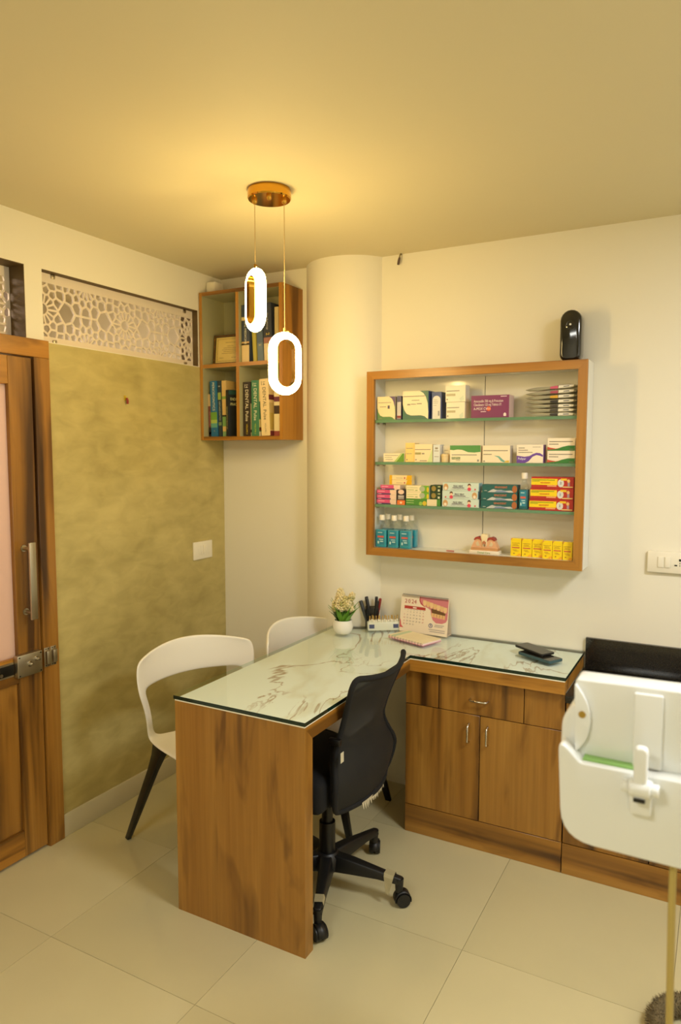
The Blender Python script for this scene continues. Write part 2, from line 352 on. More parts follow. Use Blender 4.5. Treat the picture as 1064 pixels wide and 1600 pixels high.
# ---- pierced transom screens
def jali(y0, y1, z0, z1, c0, P):
    zc = (z0+z1)/2-0.004; polys = []
    mains = [(c0+k*P, zc) for k in range(-4, 6)]; halves = [(c0+(k+0.5)*P, zc+sg*0.128) for k in range(-4, 6) for sg in (-1, 1)]
    cs = mains+halves; special = {}
    def near(p): return min(range(len(cs)), key=lambda i: (cs[i][0]-p[0])**2+(cs[i][1]-p[1])**2)
    seeds = []
    for c in mains:
        seeds.append((c, 'eye'))
        for sg in (-1, 1): seeds.append(((c[0]+sg*0.112, c[1]), 'shield'))
    for c in halves: seeds.append((c, 'skip'))
    fixed = [q for q, k in seeds if k == 'shield']
    n = 14
    for i, c in enumerate(cs):
        for ring, (r, off) in enumerate(((0.046, 0.5), (0.075, 0.0), (0.103, 0.5), (0.133, 0.0), (0.162, 0.5))):
            for t in range(n):
                a = 2*PI*(t+off)/n; q = (c[0]+r*math.cos(a), c[1]+r*math.sin(a))
                if not (y0-0.05 < q[0] < y1+0.05 and z0-0.05 < q[1] < z1+0.05): continue
                if near(q) != i: continue
                if any(abs(q[0]-f[0]) < 0.040 and abs(q[1]-f[1]) < 0.036 for f in fixed): continue
                if any((q[0]-o[0])**2+(q[1]-o[1])**2 < 0.016**2 for o, k in seeds): continue
                seeds.append((q, 'cell'))
    def clip(poly, nx, ny, d):
        out = []
        for i in range(len(poly)):
            a, b = poly[i-1], poly[i]; da, db = a[0]*nx+a[1]*ny-d, b[0]*nx+b[1]*ny-d
            if (da <= 0) != (db <= 0):
                t = da/(da-db); out.append((a[0]+(b[0]-a[0])*t, a[1]+(b[1]-a[1])*t))
            if db <= 0: out.append(b)
        return out
    ya, yb_, za, zb = y0+0.004, y1-0.004, z0+0.026, z1-0.036
    for q, kind in seeds:
        if not (ya < q[0] < yb_ and za-0.01 < q[1] < zb+0.01) or kind == 'skip': continue
        if kind == 'eye':
            pg = [(q[0]+0.020*math.cos(2*PI*t/18), q[1]+0.020*math.sin(2*PI*t/18)) for t in range(18)]
            for f in ((1, 0, yb_), (-1, 0, -ya)): pg = clip(pg, *f)
            polys.append(pg); continue
        pg = [(ya, za), (yb_, za), (yb_, zb), (ya, zb)]
        for o, k in seeds:
            dx, dy = o[0]-q[0], o[1]-q[1]; L2 = dx*dx+dy*dy
            if L2 < 1e-9 or L2 > 0.03: continue
            L = math.sqrt(L2); w_ = 0.62 if k == 'shield' else (0.38 if kind == 'shield' else (0.52 if k == 'eye' else 0.5))
            if kind == 'shield': w_ = 0.60
            elif k == 'shield': w_ = 0.40
            pg = clip(pg, dx/L, dy/L, (q[0]*dx+q[1]*dy)/L+w_*L-0.0042)
            if len(pg) < 3: break
        if len(pg) < 3: continue
        ar = abs(sum(pg[i-1][0]*pg[i][1]-pg[i][0]*pg[i-1][1] for i in range(len(pg))))/2
        if ar > 0.00004: polys.append(pg)
    cu = bpy.data.curves.new('pierced_screen', 'CURVE'); cu.dimensions = '2D'; cu.fill_mode = 'BOTH'; cu.extrude = 0.004
    for pg in [[(y0, z0), (y1, z0), (y1, z1), (y0, z1)]]+polys:
        sp = cu.splines.new('POLY'); sp.points.add(len(pg)-1); sp.use_cyclic_u = True
        for pt, p in zip(sp.points, pg): pt.co = (p[0], p[1], 0, 1)
    t = bpy.data.objects.new('pierced_screen', cu); COL.objects.link(t); bpy.context.view_layer.update()
    me = bpy.data.meshes.new_from_object(t); bpy.data.objects.remove(t)
    me.transform(Matrix(((0, 0, 1, 0), (1, 0, 0, 0), (0, 1, 0, 0), (0, 0, 0, 1))))
    me.materials.clear(); me.materials.append(JALI)
    return me
for (y0, y1, lab) in ((-1.105, -0.193, 'white pierced flower-pattern screen in the opening above the olive wall'), (-2.15, -1.186, 'white pierced flower-pattern screen in the opening above the wooden door')):
    me = jali(y0, y1, ZT, ZO-0.0032, -1.08 if y1 > -1 else -1.27, 0.432)
    s = thing('pierced_screen', lab, 'screen', (-0.036 if y1 > -1 else -0.085, (y0+y1)/2, ZT))
    p = bpy.data.objects.new('screen_board', me); COL.objects.link(p); p.parent = s; p.location = (0, -(y0+y1)/2, -ZT)
    for yy in ([-1.03, -0.255] if y1 > -1 else [-1.25, -2.05]):
        for zz in (ZO-0.012, ZT+0.008):
            B('clip', 0.0045, 0.012, yy-0.008-(y0+y1)/2, yy+0.008-(y0+y1)/2, zz-0.008-ZT, zz+0.008-ZT, STEEL, s, 0.002)

# ---- door
door = thing('door_1', None, None, (0, -1.6, 0)); tag(door, kind='structure')
def D(name, x0, x1, y0, y1, z0, z1, mat, parent=None, bevel=0.0015):   # door pieces in wall coordinates
    return B(name, x0, x1, y0+1.6, y1+1.6, z0, z1, mat, parent or door, bevel, 1)
D('jamb', -T, 0.018, -1.168, -1.097, 0, 1.935, WOOD_V2); D('jamb', -T, 0.018, -2.15, -2.08, 0, 1.935, WOOD_V2)
D('door_head', -T, 0.018, -2.15, -1.097, 1.935, ZT, EDGE_Y)
leaf_x0, leaf_x1 = -0.030, 0.008
D('stile', leaf_x0, leaf_x1, -1.275, -1.172, 0.012, 1.930, WOOD_V); D('stile', leaf_x0, leaf_x1, -2.076, -1.975, 0.012, 1.930, WOOD_V3)
D('rail', leaf_x0, leaf_x1, -1.975, -1.275, 1.826, 1.930, EDGE_Y)
lock_rail = D('rail', leaf_x0, leaf_x1, -1.975, -1.275, 0.700, 0.800, EDGE_Y)
D('rail', leaf_x0, leaf_x1, -1.975, -1.275, 0.012, 0.115, EDGE_Y)
D('lower_panel', -0.022, -0.004, -1.975, -1.275, 0.115, 0.700, WOOD_V3)
D('frosted_pane', -0.018, -0.008, -1.975, -1.275, 0.800, 1.826, FROST)
# pull handle
h = MB().box(0.052, 0.062, 0.350, 0.378, 0.945, 1.238).build('pull_handle', STEEL, door, 0.002)
for z in (0.97, 1.213): MB().cyl((0.008, 0.364, z), (0.054, 0.364, z), 0.008, n=12).cyl((0.008, 0.364, z), (0.012, 0.364, z), 0.013, n=14).build('handle_stud', STEEL, h, smooth=40)
# rim lock, its strike and the slide bar
lk = MB().box(0.008, 0.034, 0.302, 0.412, 0.727, 0.813).build('rim_lock', STEEL, door, 0.004)
for yy, zz in ((0.355, 0.772), (0.385, 0.785)):
    MB().cyl((0.034, yy, zz), (0.037, yy, zz), 0.011, n=16).cyl((0.037, yy, zz), (0.052, yy, zz), 0.005, n=12).build('lock_knob', CHROME, lk, smooth=40)
for yy, zz in ((0.31, 0.735), (0.404, 0.735), (0.31, 0.805), (0.404, 0.805)):
    MB().cyl((0.034, yy, zz), (0.0355, yy, zz), 0.003, n=8).build('screw', BLACKM, lk)
for y in (0.444, 0.474):
    st = MB().box(0.018, 0.034, y-0.010, y+0.010, 0.748, 0.800).build('lock_keeper', STEEL, door, 0.003)
    MB().box(0.018, 0.021, y-0.013, y+0.013, 0.735, 0.812).build('keeper_plate', STEEL, st, 0.004)
    for zz in (0.74, 0.806):
        for dy in (-0.006, 0.006): MB().cyl((0.021, y+dy, zz), (0.0225, y+dy, zz), 0.0025, n=8).build('screw', BLACKM, st)
bar = MB().box(0.008, 0.016, -0.20, 0.300, 0.742, 0.782).build('slide_bar', BLACKM, door, 0.001)
MB().box(0.008, 0.013, -0.20, 0.300, 0.735, 0.742).box(0.008, 0.013, -0.20, 0.300, 0.782, 0.789).build('slide_bar_track', STEEL, bar)
MB().cyl((0.016, 0.235, 0.757), (0.032, 0.235, 0.757), 0.007, n=12).build('bar_knob', CHROME, bar, smooth=40)

# ---- switch plates
sw = thing('switch_plate', 'white four-rocker switch plate on the olive textured wall', 'switch', (0.004, -0.19, 1.08))
MB().box(0, 0.010, -0.072, 0.072, -0.045, 0.045).build('plate', OUTLET, sw, 0.003)
for k in range(4): MB().box(0.009, 0.0125, -0.038+0.019*k+0.001, -0.038+0.019*k+0.018, -0.022, 0.026).build('rocker', OUTLET, sw, 0.0015)
so = thing('socket_plate', 'white socket plate with two rockers on the wall above the black backsplash', 'socket', (2.20, -0.0005, 1.153))
MB().box(-0.12, 0.12, -0.018, 0, -0.042, 0.042).build('plate', OUTLET, so, 0.005)
for k in range(2): MB().box(-0.082+0.025*k, -0.062+0.025*k, -0.022, -0.017, -0.020, 0.022).build('rocker', OUTLET, so, 0.0015)
for dx, dz, ww, hh in ((0.0, 0.012, 0.007, 0.009), (-0.014, -0.009, 0.010, 0.005), (0.014, -0.009, 0.010, 0.005), (0.0, 0.0, 0.003, 0.004), (0.0, -0.009, 0.002, 0.007)):
    B('socket_hole', -0.004+dx-ww/2, -0.004+dx+ww/2, -0.0188, -0.0178, dz-hh/2, dz+hh/2, BLACKM, so)
# nail hook on the olive wall, cut cable by the ceiling
hk = thing('wall_hook', 'tiny yellow and red wall hook in the middle of the olive wall', 'hook', (0.004, -0.695, 1.80))
MB().cyl((0, 0, 0.012), (0.012, 0, 0.012), 0.004, n=10).box(0, 0.003, -0.005, 0.005, 0.002, 0.024).build('hook_plate', C(196, 168, 40), hk)
MB().tube([(0.012, 0, 0.012), (0.016, 0.001, 0.002), (0.013, 0.003, -0.012)], 0.005, 8).build('hook_tip', C(140, 40, 28), hk, smooth=50)
cb = thing('cable_stub', 'cut cable end wrapped in tape poking from the wall under the ceiling', 'cable', (1.014, -0.0005, 2.44))
MB().tube([(0, 0, 0.022), (0.004, -0.012, 0.024), (0.002, -0.020, 0.014), (0.001, -0.022, 0.0)], 0.003, 8).build('wire', C(120, 104, 40), cb, smooth=50)
MB().tube([(0.002, -0.022, 0.004), (-0.002, -0.021, -0.010), (-0.006, -0.019, -0.026)], [0.005, 0.006, 0.0055], 8).build('tape', C(84, 62, 46), cb, smooth=50)

# ================================================================== PENDANT LAMP
pend = thing('pendant_lamp', 'gold ceiling pendant with two glowing oval rings on thin cords', 'lamp', (0.935, -0.935, H))
MB().lathe([(0.072, 0.0), (0.074, -0.006), (0.074, -0.030), (0.071, -0.034)], 40).build('canopy', GOLD, pend, smooth=30)
cdir = Vector((R_.x, R_.y, 0)).normalized()
anch = [(-0.050*cdir.x, -0.050*cdir.y), (0.050*cdir.x, 0.050*cdir.y)]
for (x, y) in anch+[(0.02, -0.032)]:
    MB().lathe([(0.009, -0.034), (0.009, -0.042), (0.004, -0.048)], 14, (x, y)).build('cord_grip', GOLD, pend, smooth=40)
def stadium(hw, hh, n=14):
    pts = []
    for i in range(n+1): a = PI*i/n; pts.append((hw*math.cos(a), hh-hw+hw*math.sin(a)))
    for i in range(n+1): a = PI+PI*i/n; pts.append((hw*math.cos(a), -(hh-hw)+hw*math.sin(a)))
    return pts
def loop_sweep(section, hw, hh):
    # section: (radial, axial) points of a closed cross-section around the stadium centre line
    n = 14; mb = MB(); vs = []; k = len(section); base = []
    for i in range(n+1): base.append((PI*i/n, hh-hw))
    for i in range(n+1): base.append((PI+PI*i/n, -(hh-hw)))
    for a, zc in base:
        for (r, ax) in section: vs.append(((hw+r)*math.cos(a), ax, zc+(hw+r)*math.sin(a)))
    N = len(base); fs = []
    for i in range(N):
        j = (i+1) % N
        for q in range(k): fs.append((i*k+q, i*k+(q+1) % k, j*k+(q+1) % k, j*k+q))
    return mb.add(vs, fs)
cam_az = math.atan2(-3.0033+0.93, 2.3296-0.95)
for (ax, ay), ztop, ang, i in ((anch[0], 2.205, cam_az-math.radians(62), 0), (anch[1], 1.990, cam_az+math.radians(16), 1)):
    zc = ztop-0.108-H
    MB().cyl((ax, ay, -0.045), (ax, ay, zc+0.116), 0.0012, n=6).build('cord', C(190, 160, 100), pend)
    ring = loop_sweep([(0.014*math.cos(t), 0.017*math.sin(t)) for t in [2*PI*q/12 for q in range(12)]], 0.0445, 0.0935).build('light_ring', LAMP, pend, smooth=60, loc=(ax, ay, zc), rot=(0, 0, ang+PI/2))
    loop_sweep([(-0.0145, -0.019), (-0.0125, -0.019), (-0.0125, 0.019), (-0.0145, 0.019)], 0.0445, 0.0935).build('gold_lining', GOLD, ring, smooth=40)
    MB().cyl((0, 0, 0.106), (0, 0, 0.120), 0.005, n=10).cyl((0.006, 0, 0.112), (0.014, 0, 0.112), 0.003, n=8).build('cord_clamp', GOLD, ring, smooth=40)

# ================================================================== BOOK CABINET
bc = thing('book_cabinet', 'open wooden wall cabinet of four compartments in the corner', 'cabinet', (0.006, -0.002, 1.636))
BW, BH, BD, bt = 0.490, 0.726, 0.183, 0.018
fmE = {2: 1}       # front edge shows wood
inside = [PALE, EDGE_V]
B('side_panel', 0, bt, -BD, 0, 0, BH, [PALE, EDGE_V], bc, fm={2: 1, 5: 1})
B('side_panel', BW-bt, BW, -BD, 0, 0, BH, [PALE, EDGE_V], bc, fm={2: 1, 3: 1})
B('top_panel', bt, BW-bt, -BD, 0, BH-bt, BH, [PALE, EDGE_X], bc, fm={2: 1, 1: 1})
B('bottom_panel', bt, BW-bt, -BD, 0, 0, bt, [PALE, EDGE_X], bc, fm={2: 1, 0: 1})
B('shelf', bt, BW-bt, -BD+0.001, 0, 0.356, 0.356+bt, [PALE, EDGE_X], bc, fm={2: 1})
B('divider', 0.222, 0.222+bt, -BD+0.001, 0, bt, 0.356, [PALE, EDGE_V], bc, fm={2: 1}); B('divider', 0.222, 0.222+bt, -BD+0.001, 0, 0.356+bt, BH-bt, [PALE, EDGE_V], bc, fm={2: 1})
B('back_panel', bt, BW-bt, -0.006, 0, bt, BH-bt, PALE, bc)
tag(MB().box(0.006, 0.062, -0.13, -0.06, 2.3625, 2.425).build('junction_box', OUTLET, None, 0.006), 'small white plastic box on top of the corner book cabinet', 'box')

def book(label, x, y, z, t, h, d, cover, rz=0.0, lean=0.0, bands=(), spine=None, front=None, size=0.018, tcol=(235, 230, 205), tz=0.5):
    """book standing on its tail, spine towards -Y; x,y = left front corner"""
    b = thing('book', label, 'book', (x, y, z), rz, 'dental books in the corner cabinet'); b.rotation_euler = (0, lean, rz)
    cv = 0.002
    MB().box(0, t, 0, cv, 0, h).box(0, cv, cv, d, 0, h).box(t-cv, t, cv, d, 0, h).build('cover', C(*cover), b, 0.0006, 1)
    B('page_block', cv, t-cv, cv, d-0.003, 0.003, h-0.003, PAPER, b)
    for (z0, z1, col) in bands: B('spine_band', 0.0004, t-0.0004, -0.0004, 0.0006, z0*h, z1*h, C(*col), b)
    for (txt, cz, s, col, *sx) in (spine or ()):
        lettering(txt, s, C(*col), (t/2, -0.0006, cz*h), b, spin=-PI/2, sx=sx[0] if sx else 1.0)
    if front: front(b, t, h, d)
    return b
zs = 1.636+bt+0.0008; zt = 1.636+0.356+bt+0.0008
YB = -0.160
book('maroon and cream slim book at the left end of the lower left compartment', 0.0290, -0.150, zs, 0.019, 0.212, 0.14, (128, 70, 62), lean=-0.02, bands=((0.72, 1.0, (206, 178, 128)), (0.0, 0.22, (44, 34, 28)), (0.05, 0.11, (214, 150, 60))), spine=(('ORAL PATHOLOGY', 0.42, 0.008, (214, 160, 140)),))
book('thick blue textbook lettered PERIODONTICS with a green glow on the spine', 0.050, -0.158, zs, 0.040, 0.276, 0.145, (38, 108, 150), lean=-0.02, bands=((0.30, 0.44, (112, 160, 60)), (0.24, 0.30, (170, 190, 90)), (0.16, 0.24, (96, 160, 140))), spine=(('PERIODONTICS', 0.72, 0.020, (226, 226, 190)), ('+', 0.1, 0.012, (230, 190, 60))))
book('dark navy book with green blocks on its spine beside the blue textbook', 0.0945, -0.154, zs, 0.020, 0.276, 0.14, (44, 60, 66), lean=-0.02, bands=((0.66, 0.79, (150, 170, 80)), (0.20, 0.26, (120, 140, 90))), spine=(('ORTHODONTICS', 0.46, 0.012, (190, 200, 180)), ('5', 0.9, 0.014, (220, 220, 200))))
book('tall cream book with green and black bands on its spine', 0.1185, -0.152, zs, 0.026, 0.276, 0.14, (220, 186, 118), lean=-0.02, bands=((0.67, 0.72, (140, 170, 80)), (0.355, 0.385, (40, 36, 30)), (0.18, 0.355, (120, 164, 96)), (0.0, 0.09, (130, 168, 120))))
def endo(b, t, h, d):
    F = Matrix.Rotation(PI/2, 4, 'Z') @ RX
    lettering('ENDODONTIC', 0.019, C(226, 222, 160), (t+0.0006, 0.012, 0.80*h), b, face=F, align='LEFT', sx=0.76)
    lettering('PRACTICE', 0.019, C(226, 222, 160), (t+0.0006, 0.012, 0.69*h), b, face=F, align='LEFT', sx=0.76)
    B('cover_band', t-0.0005, t+0.0004, 0.004, d-0.004, 0.9*h, 0.99*h, C(32, 70, 62), b)
eb = book('short black book titled ENDODONTIC PRACTICE showing part of its cover', 0.1500, -0.166, zs, 0.022, 0.228, 0.122, (24, 26, 24), rz=-0.43, front=endo, bands=((0.86, 0.97, (40, 40, 34)),), spine=(('ENDODONTIC PRACTICE', 0.40, 0.0095, (226, 214, 150)),))
xv = 0.006+0.222+bt
def pulse(label, x, t, cover, tc, vc, h=0.266, lean=0.0, vol='VOLUME 2', side=None):
    b = book(label, x, YB, zs, t, h, 0.15, cover, lean=lean, spine=(('DENTAL', 0.68, 0.0255, tc), ('Pulse', 0.37, 0.024, tc), (vol, 0.13, 0.012, vc, 0.9)))
    lettering('14', 0.020, C(*tc), (t/2, -0.0006, 0.925*h), b, spin=-PI/2, sx=1.0); B('title_rule', t*0.22, t*0.26, -0.0006, 0.0004, 0.89*h, 0.96*h, C(*tc), b)
    if side: side(b, t, h)
    return b
def side_bands(cols):
    def f(b, t, h):
        for (z0, z1, col) in cols: B('cover_band', t-0.0006, t+0.0004, 0.001, 0.149, z0*h, z1*h, C(*col), b)
    return f
pulse('dark brown book lettered 14 DENTAL Pulse beside the divider', xv+0.004, 0.044, (52, 40, 30), (240, 228, 190), (240, 208, 40), 0.262, side=side_bands(((0.0, 0.07, (230, 210, 160)), (0.12, 0.6, (228, 206, 150)))))
pulse('green book lettered 14 DENTAL Pulse between the dark and the cream volume', xv+0.0535, 0.044, (70, 128, 92), (238, 232, 196), (196, 210, 60), 0.268, vol='VOLUME 3', side=side_bands(((0.62, 1.0, (238, 224, 170)), (0.0, 0.08, (236, 222, 190)), (0.10, 0.15, (120, 50, 40)), (0.16, 0.3, (230, 214, 150)))))
def creamside(b, t, h):
    for (z0, z1, col) in ((0.63, 0.72, (116, 52, 62)), (0.0, 0.085, (130, 58, 60)), (0.40, 0.58, (214, 190, 130)), (0.1, 0.4, (206, 180, 96))): B('cover_band', t-0.0006, t+0.0004, 0.001, 0.149, z0*h, z1*h, C(*col), b)
pulse('cream book lettered 14 DENTAL Pulse leaning behind the lower glowing ring', xv+0.112, 0.050, (240, 214, 160), (90, 78, 58), (150, 130, 90), 0.272, lean=-0.045, vol='VOLUME 1', side=creamside)
book('pale book with a purple band at the right of the lower right compartment', xv+0.1775, -0.150, zs, 0.036, 0.262, 0.14, (236, 220, 176), bands=((0.62, 0.71, (116, 52, 70)), (0.0, 0.09, (150, 70, 64)), (0.40, 0.55, (70, 52, 40))))
# upper right compartment
book('thick navy book with cream bands lettered ORAL MEDICINE in the upper compartment', xv+0.003, -0.165, zt, 0.044, 0.272, 0.15, (56, 66, 82), bands=((0.73, 0.79, (222, 200, 140)), (0.0, 0.33, (224, 196, 140)), (0.30, 0.36, (206, 170, 110))), spine=(('ORAL MEDICINE', 0.54, 0.017, (230, 224, 190)), ('TEXTBOOK', 0.89, 0.008, (210, 210, 190))))
book('yellow-green slim book leaning against the thick navy book', xv+0.0600, -0.150, zt+0.0010, 0.020, 0.236, 0.14, (190, 176, 74), lean=-0.05)
book('grey-blue book with a cream lower half leaning behind the upper ring', xv+0.0868, -0.150, zt+0.0014, 0.034, 0.258, 0.14, (88, 104, 122), lean=-0.05, bands=((0.0, 0.34, (110, 126, 136)),), spine=(('2', 0.30, 0.018, (226, 206, 120)),))
book('dark blue book with gold numeral 2 at the right of the upper compartment', xv+0.1300, -0.158, zt+0.0014, 0.046, 0.270, 0.15, (52, 56, 66), lean=-0.03, bands=((0.0, 0.30, (222, 202, 160)), (0.30, 0.40, (160, 110, 96))), spine=(('2', 0.46, 0.026, (226, 196, 60)), ('Oral Radiology', 0.68, 0.013, (200, 196, 180))))
book('slim beige book squeezed at the right end of the upper compartment', xv+0.1840, -0.150, zt, 0.022, 0.250, 0.14, (196, 174, 120))
# certificate
cert = thing('framed_certificate', 'small framed certificate with a beaded dark border standing in the upper left compartment', 'certificate', (0.034, -0.118, zt+0.0014), 0.0); cert.rotation_euler = (-0.10, 0, 0.02)
CW, CH = 0.184, 0.152
MB().box(0, CW, 0, 0.012, 0, 0.012).box(0, CW, 0, 0.012, CH-0.012, CH).box(0, 0.012, 0, 0.012, 0.012, CH-0.012).box(CW-0.012, CW, 0, 0.012, 0.012, CH-0.012).build('frame', C(70, 50, 28), cert)
mb = MB()
for i in range(24):
    x = 0.006+i*(CW-0.012)/23; mb.ball((x, -0.001, 0.006), 0.0022, 6, 4); mb.ball((x, -0.001, CH-0.006), 0.0022, 6, 4)
for i in range(20):
    z = 0.006+i*(CH-0.012)/19; mb.ball((0.006, -0.001, z), 0.0022, 6, 4); mb.ball((CW-0.006, -0.001, z), 0.0022, 6, 4)
mb.build('beading', GOLD, cert, smooth=60)
B('sheet', 0.012, CW-0.012, 0.004, 0.010, 0.012, CH-0.012, C(222, 196, 112), cert)
mb = MB()
mb.box(0.022, CW-0.022, 0.003, 0.0045, 0.021, 0.022).box(0.022, CW-0.022, 0.003, 0.0045, CH-0.022, CH-0.021).box(0.022, 0.023, 0.003, 0.0045, 0.022, CH-0.022).box(CW-0.023, CW-0.022, 0.003, 0.0045, 0.022, CH-0.022)
for z, a, b in ((0.112, 0.07, 0.15), (0.094, 0.08, 0.12), (0.085, 0.06, 0.15), (0.076, 0.05, 0.14), (0.067, 0.06, 0.15), (0.058, 0.05, 0.13), (0.036, 0.035, 0.06), (0.036, 0.11, 0.15)): mb.box(a, b, 0.003, 0.0045, z, z+0.0016)
mb.build('printed_lines', C(140, 112, 52), cert)

# ================================================================== WALL DISPLAY CABINET
WX0, WX1, WZ0, WZ1, WD = 0.914, 1.856, 1.1134, 1.9336, 0.142
dc = thing('display_cabinet', 'wood-framed white wall cabinet with three green glass shelves of medicines', 'cabinet', (0, 0, 0))
fw = 0.035
def fr(name, pts, mat):      # mitred front frame piece
    return MB().prism(pts, 'y', -WD, -WD+0.018).build(name, mat, dc)
fr('frame_piece', [(WX0, WZ0), (WX0+fw, WZ0+fw), (WX0+fw, WZ1-fw), (WX0, WZ1)], EDGE_V); fr('frame_piece', [(WX1, WZ0), (WX1, WZ1), (WX1-fw, WZ1-fw), (WX1-fw, WZ0+fw)], EDGE_V)
fr('frame_piece', [(WX0, WZ1), (WX0+fw, WZ1-fw), (WX1-fw, WZ1-fw), (WX1, WZ1)], EDGE_X); fr('frame_piece', [(WX0, WZ0), (WX1, WZ0), (WX1-fw, WZ0+fw), (WX0+fw, WZ0+fw)], EDGE_X)
yb = -WD+0.018
B('side_panel', WX0, WX0+fw-0.004, yb, -0.001, WZ0, WZ1, [WHITE, MARBLE], dc, fm={5: 1}); B('side_panel', WX1-fw+0.004, WX1, yb, -0.001, WZ0, WZ1, WHITE, dc)
B('top_panel', WX0+fw-0.004, WX1-fw+0.004, yb, -0.001, WZ1-fw+0.004, WZ1, [WHITE, EDGE_X], dc, fm={1: 1}); B('bottom_panel', WX0+fw-0.004, WX1-fw+0.004, yb, -0.001, WZ0, WZ0+fw, WHITE, dc)
BACKP = pm('glossy_white_back', (234, 228, 208), 0.12)
B('back_panel', WX0+fw-0.004, 1.4135, -0.010, -0.001, WZ0+fw, WZ1-fw+0.004, BACKP, dc); B('back_panel', 1.4165, WX1-fw+0.004, -0.010, -0.001, WZ0+fw, WZ1-fw+0.004, BACKP, dc)
B('back_seam', 1.4135, 1.4165, -0.006, -0.001, WZ0+fw, WZ1-fw+0.004, BLACKM, dc)
SZ = [1.720, 1.534, 1.344]; IX0, IX1 = WX0+fw-0.003, WX1-fw+0.003
for z in SZ:
    sh = B('glass_shelf', IX0, IX1, -0.122, -0.012, z-0.012, z, [GLASS, SHELF_EDGE], dc, fm={2: 1, 3: 1, 5: 1})
    for x in (IX0+0.002, IX1-0.002):
        for y in (-0.10, -0.035): MB().cyl((x, y, z-0.016), (x+(0.010 if x < 1.3 else -0.010), y, z-0.016), 0.004, n=8).build('shelf_pin', STEEL, dc)
# black air freshener on top
af = thing('air_freshener', 'glossy black capsule-shaped air freshener dispenser on the display cabinet', 'dispenser', (1.779, -0.066, WZ1+0.0005))
pts = []; ns = 20
def capsule_outline(hw, hh, cx, cz, rb=0.03, n=10):
    p = []
    for i in range(n+1): a = PI*i/n; p.append((cx+hw*math.cos(a), cz+hh-hw+hw*math.sin(a)))
    for i in range(n+1): a = PI+PI/2*i/n; p.append((cx-hw+rb+rb*math.cos(a), cz-hh+rb+rb*math.sin(a)))
    for i in range(n+1): a = 1.5*PI+PI/2*i/n; p.append((cx+hw-rb+rb*math.cos(a), cz-hh+rb+rb*math.sin(a)))
    return p
GBLACK = pm('glossy_black_plastic', (16, 16, 15), 0.08, coat=0.6)
MB().prism(capsule_outline(0.041, 0.100, 0, 0.100), 'y', -0.034, 0.044).build('body', GBLACK, af, 0.014, 4)
nz = MB(); nz.add([(0.019*math.cos(2*PI*i/24), -0.0345, 0.142+0.019*math.sin(2*PI*i/24)) for i in range(24)]+[(0.015*math.cos(2*PI*i/24), -0.036, 0.142+0.015*math.sin(2*PI*i/24)) for i in range(24)]+[(0.011*math.cos(2*PI*i/24), -0.0325, 0.142+0.011*math.sin(2*PI*i/24)) for i in range(24)], [(i, (i+1) % 24, 24+(i+1) % 24, 24+i) for i in range(24)]+[(24+i, 24+(i+1) % 24, 48+(i+1) % 24, 48+i) for i in range(24)]+[tuple(range(48, 72))])
nz.build('nozzle_dish', GBLACK, af, smooth=50)
MB().cyl((0, -0.036, 0.142), (0, -0.031, 0.142), 0.004, n=12).build('spray_nozzle', WHITE, af)

# ---- cartons
def carton(label, x0, x1, z0, h, yf, depth, col, prints=(), dashes=(), texts=(), side=None, cat='box', group='medicine cartons in the display cabinet', name='medicine_box', rz=0.0, lines=(150, 140, 120), flap=False, top=None):
    W = x1-x0; t = thing(name, label, cat, (x0, yf, z0+0.0004), rz, group)
    B('carton', 0, W, 0, depth, 0, h, [C(*col), C(*(side or col)), C(*(top or col))], t, 0.0005, 1, fm={3: 1, 5: 1, 1: 2, 0: 2})
    for lvl, (poly, c) in enumerate(prints):
        e = 0.00025+0.00012*lvl
        MB().prism([(p[0]*W, p[1]*h) for p in poly], 'y', -e, 0.0002).build('print', C(*c), t)
    e = 0.00025+0.00012*(len(prints)+1)
    if dashes:
        mb = MB()
        for (a, b, z, th) in dashes: mb.box(a*W, b*W, -e, 0.0001, z*h, (z+th)*h)
        mb.build('small_print', C(*lines), t)
    for (txt, u, v, s, c, *rest) in texts:
        lettering(txt, s*h, C(*c), (u*W, -e-0.0002, v*h), t, align=rest[0] if rest else 'CENTER', sx=rest[1] if len(rest) > 1 else 1.0)
    return t
def R4(a, b, c, d): return [(a, c), (b, c), (b, d), (a, d)]
def ell(cx, cy, rx, ry, n=14): return [(cx+rx*math.cos(2*PI*i/n), cy+ry*math.sin(2*PI*i/n)) for i in range(n)]
leaf_shape = [(0, 1), (0.0, 0.55), (0.06, 0.34), (0.16, 0.2), (0.32, 0.14), (0.72, 0.14), (0.86, 0.10), (0.99, 0.0), (1, 0.25), (0.97, 0.55), (0.90, 0.78), (0.80, 0.92), (0.66, 1.0)]
s1, s2, s3, sb = SZ[0], SZ[1], SZ[2], WZ0+fw
carton('cream leaf-shaped print on a green carton at the left of the top shelf', 0.953, 1.040, s1, 0.103, -0.112, 0.06, (96, 140, 84), prints=((R4(0.6, 1, 0.6, 1), (104, 84, 120)), (leaf_shape, (246, 222, 176)), (R4(0.58, 0.70, 0.48, 0.62), (90, 84, 96))), dashes=((0.05, 0.78, 0.73, 0.025), (0.14, 0.50, 0.55, 0.03), (0.05, 0.25, 0.06, 0.02)), side=(236, 214, 170), top=(80, 70, 100))
carton('narrow purple and grey carton wedged between the two cream leaf cartons', 1.046, 1.068, s1, 0.104, -0.108, 0.06, (92, 88, 120), prints=((R4(0.1, 0.9, 0.05, 0.75), (206, 200, 196)), (R4(0.1, 0.9, 0.07, 0.17), (140, 50, 46))), side=(70, 74, 120))
